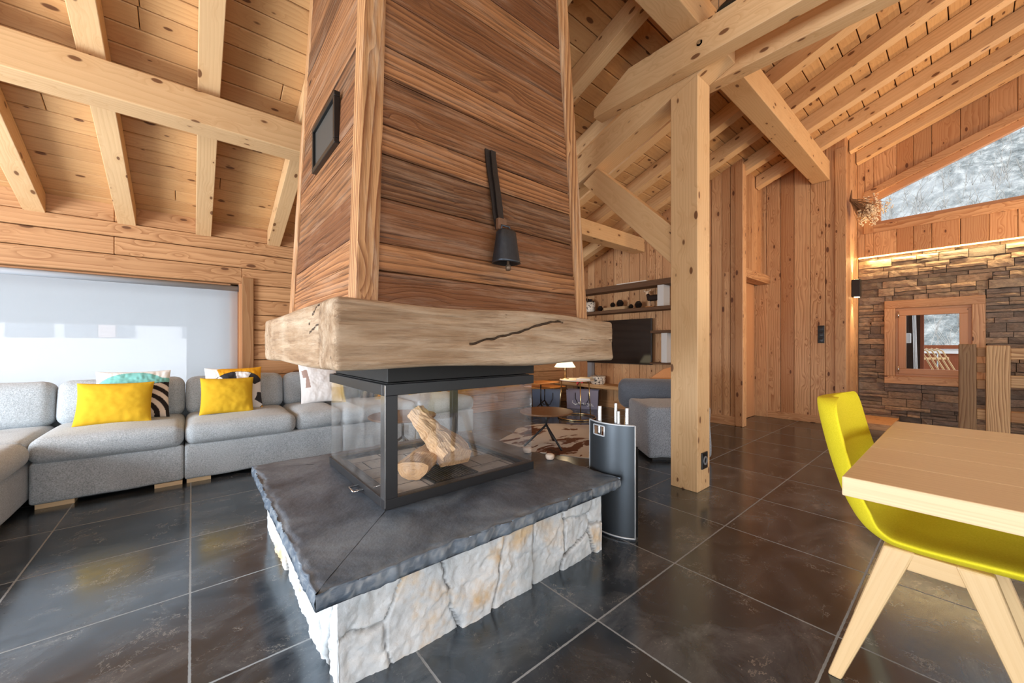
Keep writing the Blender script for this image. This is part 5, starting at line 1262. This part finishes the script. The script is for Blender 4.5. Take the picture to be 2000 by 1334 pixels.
# dried flowers
df = thing('dried_bouquet', 'bunch of dried flowers hanging on the corner board by the raked window', 'dried flowers', (6.56, RY-.06, 2.83))
b1 = MB(); b2 = MB(); rr = random.Random(4); hx = V((6.53, RY-.05, 2.93))
for k in range(120):
    d = V((rr.gauss(.62, .22), -abs(rr.gauss(.30, .2))-.06, rr.gauss(-.42, .20))).normalized(); l = rr.uniform(.20, .40); e = hx+d*l
    s0 = hx-V((d.x*.6, 0, d.z*1.3))*.11+V((rr.uniform(-.012, .012), -.01, 0))
    b1.tube([s0, hx+V((rr.uniform(-.015, .015), rr.uniform(-.015, .015), rr.uniform(-.015, .015))), hx+d*l*.6+V((rr.uniform(-.02, .02), rr.uniform(-.02, .02), .01)), e], .0022, 4)
    for j in range(6):
        c = e+V((rr.uniform(-.045, .045), rr.uniform(-.05, .0), rr.uniform(-.045, .045))); r = rr.uniform(.005, .011); b2.lathe([(.001, -r), (r, -r*.2), (r*.7, r*.7), (.001, r)], c, 6, smooth=False, cap=False)
b1.build('stems', 'drystem', df); fh_ = b2.build('flower_heads', 'dryflower', df); fh_['kind'] = 'stuff'
# stair rail: two old posts and rails
def rpost(y0, y1, zt, lab, tn):
    b = MB(); b.box((RX+.0, y0, -1.1), (RX+.14, y1, zt), 2, tint=tn); return tag(b.build('stair_post', 'railwood', bevel=.008), lab, 'post', 'old larch posts of the stair rail')
rpost(-.062, .066, 1.067, 'darker old larch post standing in front of the small window', .02)
rpost(-.285, -.125, 1.05, 'lighter broad larch post with wide grain at the stair rail end', .52)
for z0, z1, y0, y1, lab in [(.905, 1.02, -1.8, -.285, 'upper old larch rail leaving the lighter stair post'), (.61, .735, -1.8, -.285, 'middle pale larch rail leaving the lighter stair post'), (.25, .36, -1.8, -.285, 'lowest larch rail leaving the lighter stair post'),
                              (.93, 1.03, -.125, -.062, 'short dark rail piece between the two stair posts, topmost'), (.76, .86, -.125, -.062, 'short pale rail piece between the two stair posts, second from top'), (.58, .68, -.125, -.062, 'short rail piece between the two stair posts, third from top'), (.25, .36, -.125, -.062, 'short rail piece between the two stair posts, lowest')]:
    b = MB(); b.box((RX+.035, y0, z0), (RX+.105, y1, z1), 1); tag(b.build('stair_rail', 'railwood', bevel=.006), lab, 'rail', 'rails of the stair')
# black spotlight standing on the tie beam
sp = thing('beam_spotlight', 'black lamp hanging just above the bolted tie plank at the frame top', 'lamp', (2.70, .99, 3.242)); x, y = 2.70, 1.00
q = MB(); q.lathe([(.085, 0), (.082, .012), (.05, .045), (.015, .06)], (x, y, 3.239), 24); q.build('bell_shade', 'plastic', sp)
q = MB(); q.tube([(x, y, 3.29), (x, y, 3.40)], .022, 12); q.rbox((x, y, 3.42), (.045, .05, .03), .01, .03); q.build('lamp_head', 'plastic', sp)
q = MB(); q.tube([(x-.06, y+.045, 3.25), (x-.06, y+.045, ZR(y)+.1)], .002, 5); q.tube([(x+.05, y-.05, 3.25), (x+.05, y-.05, ZR(y)+.1)], .002, 5); q.build('suspension_wire', 'plastic', sp)

# ------------------------------------------------------------------ outdoors
b = MB(); b.box((-40, WY+.4, -.7), (60, 70, -.5)); struct(b.build('ground_snow', 'snow'))
b = MB(); b.box((SX+.4, -40, -.25), (SX+4.3, WY-2.7, -.12)); struct(b.build('ground_terrace', 'deck'))
def hillmesh(name, ox, oy, ux, uy, vx, vy, W, D, H, seed, n=60, z0=-1.):
    b = MB(); vs = []; fs = []
    for j in range(n+1):
        for i in range(n+1):
            u, v = i/n-.5, j/n; x = ox+ux*W*u+vx*D*v; y = oy+uy*W*u+vy*D*v
            z = z0+H*v**1.1*(1+.25*fbm((u*4, v*3, seed), 4))+D*.012*fbm((u*16, v*16, seed), 4); vs.append((x, y, z))
    for j in range(n):
        for i in range(n): a = j*(n+1)+i; fs.append((a, a+1, a+n+2, a+n+1))
    b.add(vs, fs, None, .5, True); return struct(b.build(name, 'hill'))
hillmesh('hill_east', 16, 2, 0, -1, 1, 0, 90, 60, 46, 3.)
hillmesh('hill_north', 0, 30, 1, 0, 0, 1, 160, 60, 40, 8.)
# bare trees on the slope beyond the raked window (uncountable)
b = MB(); rr = random.Random(9)
for k in range(1100):
    x = rr.uniform(17, 40); y = rr.uniform(-9, 9); z = -1+46*((x-16)/60)**1.1-.6; h = rr.uniform(1.2, 2.6); lean = V((rr.uniform(-.25, .1), rr.uniform(-.2, .2), 1))
    p0 = V((x, y, z)); p1 = p0+lean*h; b.tube([p0, p0.lerp(p1, .5)+V((0, rr.uniform(-.1, .1), 0)), p1], [.022, .015, .005], 3)
    for j in range(7):
        a = p0.lerp(p1, rr.uniform(.3, .95)); b.tube([a, a+V((rr.uniform(-.5, .2), rr.uniform(-.45, .45), rr.uniform(.3, .8)))], [.010, .003], 3)
o = b.build('bare_trees', 'twig'); o['kind'] = 'stuff'; tag(o, 'bare winter trees covering the slope beyond the raked window', 'trees')
# chalet across the street, behind the blind
hs = thing('neighbour_building', 'low pale building with grey window bays seen faintly through the blind', 'building', (-3.2, 13.5, -.5))
q = MB(); q.box((-13, 13, -.5), (2.2, 18, 1.22)); q.build('plinth_wall', 'housewhite', hs)
q = MB(); q.box((-13, 13.4, 1.22), (2.0, 18, 1.56)); q.build('upper_wall', 'housewhite', hs)
q = MB(); q.box((-16, 13.38, 1.56), (3.2, 18.5, 5.2)); q.build('roof_overhang', 'housegrey', hs)
for x0, x1 in [(-5.5, -4.2), (-3.1, -2.42), (-2.25, -1.73), (-1.41, -1.09), (-.2, .8)]:
    q = MB(); q.box((x0, 13.36, 1.25), (x1, 13.41, 1.54)); q.build('window_bay', 'housedark', hs)
q = MB(); q.box((-1.71, 13.34, 1.25), (-1.43, 13.40, 1.54)); q.build('shutter', 'housepink', hs)
q = MB(); q.box((-.07, 8.6, -.5), (1.8, 8.9, 4.5)); tag(q.build('neighbour_wall', 'housegrey'), 'grey rendered wall corner seen through the blind end nearest the mantel', 'wall')
# balcony beyond the small window
q = MB()
for k in range(9): q.box((10.9, .9-k*.52, -.12), (10.96, .9-k*.52+.5, .92), 2)
rl = thing('balcony_railing', 'red brown board balcony railing with snowy cap outside the small window', 'railing', (10.93, -1., -.12)); q.build('boards', 'redwood', rl)
q = MB(); q.box((10.86, -4., .99), (11.0, 1.6, 1.06)); q.build('handrail', 'redwood', rl)
q = MB(); q.box((10.88, -4., .90), (11.02, 1.6, .985)); q.build('snow_cap', 'snow', rl)
q = MB(); q.box((8.60, .432, -.12), (8.68, .470, 3.), 2); tag(q.build('balcony_post', 'redwood'), 'brown timber post outside, dividing the view of the small window', 'post')
q = MB(); q.box((8.75, .476, -.12), (8.85, 1.6, 3.)); tag(q.build('balcony_screen', 'dark'), 'dark board screen outside at the hinged side of the small window', 'screen')
for k, (y0, y1, lab) in enumerate([(.535, .487, 'thicker white pole leaning against the dark screen outside'), (.55, .512, 'thinner white pole leaning against the dark screen outside')]):
    q = MB(); q.tube([(8.5, y0, 2.2), (8.5, y1, -.12)], .012-.004*k, 8); tag(q.build('white_pole', 'snow'), lab, 'pole', 'white poles outside the small window')
lt = thing('lantern', 'white square lantern hanging before the dark screen outside the small window', 'lantern', (8.45, .585, 1.09))
q = MB(); q.rbox((8.45, .59, 1.165), (.032, .032, .075), .008, .03); q.build('shade', 'snow', lt)
q = MB(); q.tube([(8.45, .59, 1.235), (8.45, .60, 2.4)], .003, 5); q.build('cord', 'plastic', lt)
DX = .12; dk = thing('deck_chair', 'pale slatted wooden deck chair on the balcony outside the small window', 'chair', (9.3+DX, .32, -.12)); dk.location.x -= 0
for k in range(5):
    x = 9.12+DX+k*.085; q = MB(); o_ = .09-.055*k; q.tube([(x, .50+o_, .96), (x, .465+o_, 1.0), (x, .40+o_, .96), (x, .26+o_, .63), (x, .17+o_, .36)], .011, 6); q.build('back_slat', 'chairoak', dk)
for z in (.82, .58):
    q = MB(); q.hexa([(9.06+DX, .47-(.82-z)*.42, z), (9.09+DX, .47-(.82-z)*.42, z), (9.53+DX, .20-(.82-z)*.42, z), (9.50+DX, .20-(.82-z)*.42, z), (9.06+DX, .47-(.82-z)*.42, z+.035), (9.09+DX, .47-(.82-z)*.42, z+.035), (9.53+DX, .20-(.82-z)*.42, z+.035), (9.50+DX, .20-(.82-z)*.42, z+.035)]); q.build('crossbar', 'chairoak', dk)
for x in (9.05+DX, 9.54+DX):
    q = MB(); q.box((x-.03, -.15, .60), (x+.03, .50, .63), 1); q.build('armrest', 'chairoak', dk); q = MB(); q.box((x-.02, -.1, -.12), (x+.02, -.06, .60), 2); q.build('leg', 'chairoak', dk); q = MB(); q.box((x-.02, .28, -.12), (x+.02, .33, .60), 2); q.build('leg', 'chairoak', dk)
q = MB(); q.box((9.08+DX, -.10, .28), (9.52+DX, .25, .32), 0); q.build('seat', 'chairoak', dk)

# ------------------------------------------------------------------ light
wd = bpy.data.worlds.new('overcast'); SC.world = wd; wd.use_nodes = True
bg = wd.node_tree.nodes['Background']; bg.inputs[0].default_value = (.95, .975, 1., 1); bg.inputs[1].default_value = 2.5
def area(name, loc, rot, sx, sy, power, col):
    l = bpy.data.lights.new(name, 'AREA'); l.shape = 'RECTANGLE'; l.size = sx; l.size_y = sy; l.energy = power; l.color = col
    o = bpy.data.objects.new(name, l); o.location = loc; o.rotation_euler = rot; COL.objects.link(o); return o
P2 = math.pi/2
area('daylight_front_window', (-3.45, 2.52, 1.0), (P2, 0, -P2), 2.1, 1.7, 235, (.86, .93, 1.)); area('daylight_front_window_two', (-3.45, -1.55, 1.0), (P2, 0, -P2), 3.1, 1.7, 92, (.86, .93, 1.))
area('daylight_rear_window', (1.5, -4.25, 1.0), (P2, 0, 0), 8., 1.7, 44, (.98, .98, 1.))
def spot(name, loc, tgt, power, ang, col, blend=.6, r=.03):
    l = bpy.data.lights.new(name, 'SPOT'); l.energy = power; l.spot_size = ang; l.spot_blend = blend; l.color = col; l.shadow_soft_size = r
    o = bpy.data.objects.new(name, l); o.location = loc; o.rotation_euler = (V(tgt)-V(loc)).to_track_quat('-Z', 'Y').to_euler(); COL.objects.link(o); return o
def point(name, loc, power, col, r=.06):
    l = bpy.data.lights.new(name, 'POINT'); l.energy = power; l.color = col; l.shadow_soft_size = r
    o = bpy.data.objects.new(name, l); o.location = loc; COL.objects.link(o); return o
WARM = (1., .70, .40)
spot('sconce_up', (6.98, RY-.05, 1.97), (6.98, RY-.02, 3.2), 45, 1.0, WARM); spot('sconce_down', (6.98, RY-.05, 1.70), (6.98, RY-.02,   .4), 32, 1.0, WARM)
area('led_glow', (GX+.05, -.8, 2.28), (0, 0, 0), .05, 3.4, 16, (1., .78, .42))
point('table_lamp_bulb', (4.20, 3.80, .79), 4, WARM, .03)
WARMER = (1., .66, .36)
spot('added_warm_fill_stair', (6.6, -1.3, 1.9), (5.8, 1.0, 3.2), 120, 2.3, WARMER, .5, .12); spot('added_warm_fill_table', (4.8, -1.7, 2.2), (4.6, 1.0, 3.1), 85, 1.7, WARMER, .5, .15)  # two unseen warm spots added to brighten rafters and boards of the far bay

# ------------------------------------------------------------------ camera
cam = bpy.data.cameras.new('camera'); cam.sensor_width = 36; cam.lens = 36*746/2000; cam.shift_y = 8/2000; cam.clip_start = .05; cam.clip_end = 300
co = bpy.data.objects.new('camera', cam); co.location = (0, 0, 1.05); co.rotation_euler = (P2, 0, math.atan2(890, 746)-P2); COL.objects.link(co); SC.camera = co
SC.view_settings.view_transform = 'Standard'; SC.view_settings.look = 'None'; SC.view_settings.gamma = 1; SC.view_settings.use_curve_mapping = False
SC.view_settings.exposure = 0.26
SC.cycles.use_denoising = True; SC.cycles.max_bounces = 8; SC.cycles.diffuse_bounces = 4; SC.cycles.glossy_bounces = 4; SC.cycles.transmission_bounces = 6; SC.cycles.transparent_max_bounces = 12
SC.cycles.caustics_reflective = False; SC.cycles.caustics_refractive = False; SC.cycles.sample_clamp_indirect = 6.; SC.cycles.sample_clamp_direct = 0.
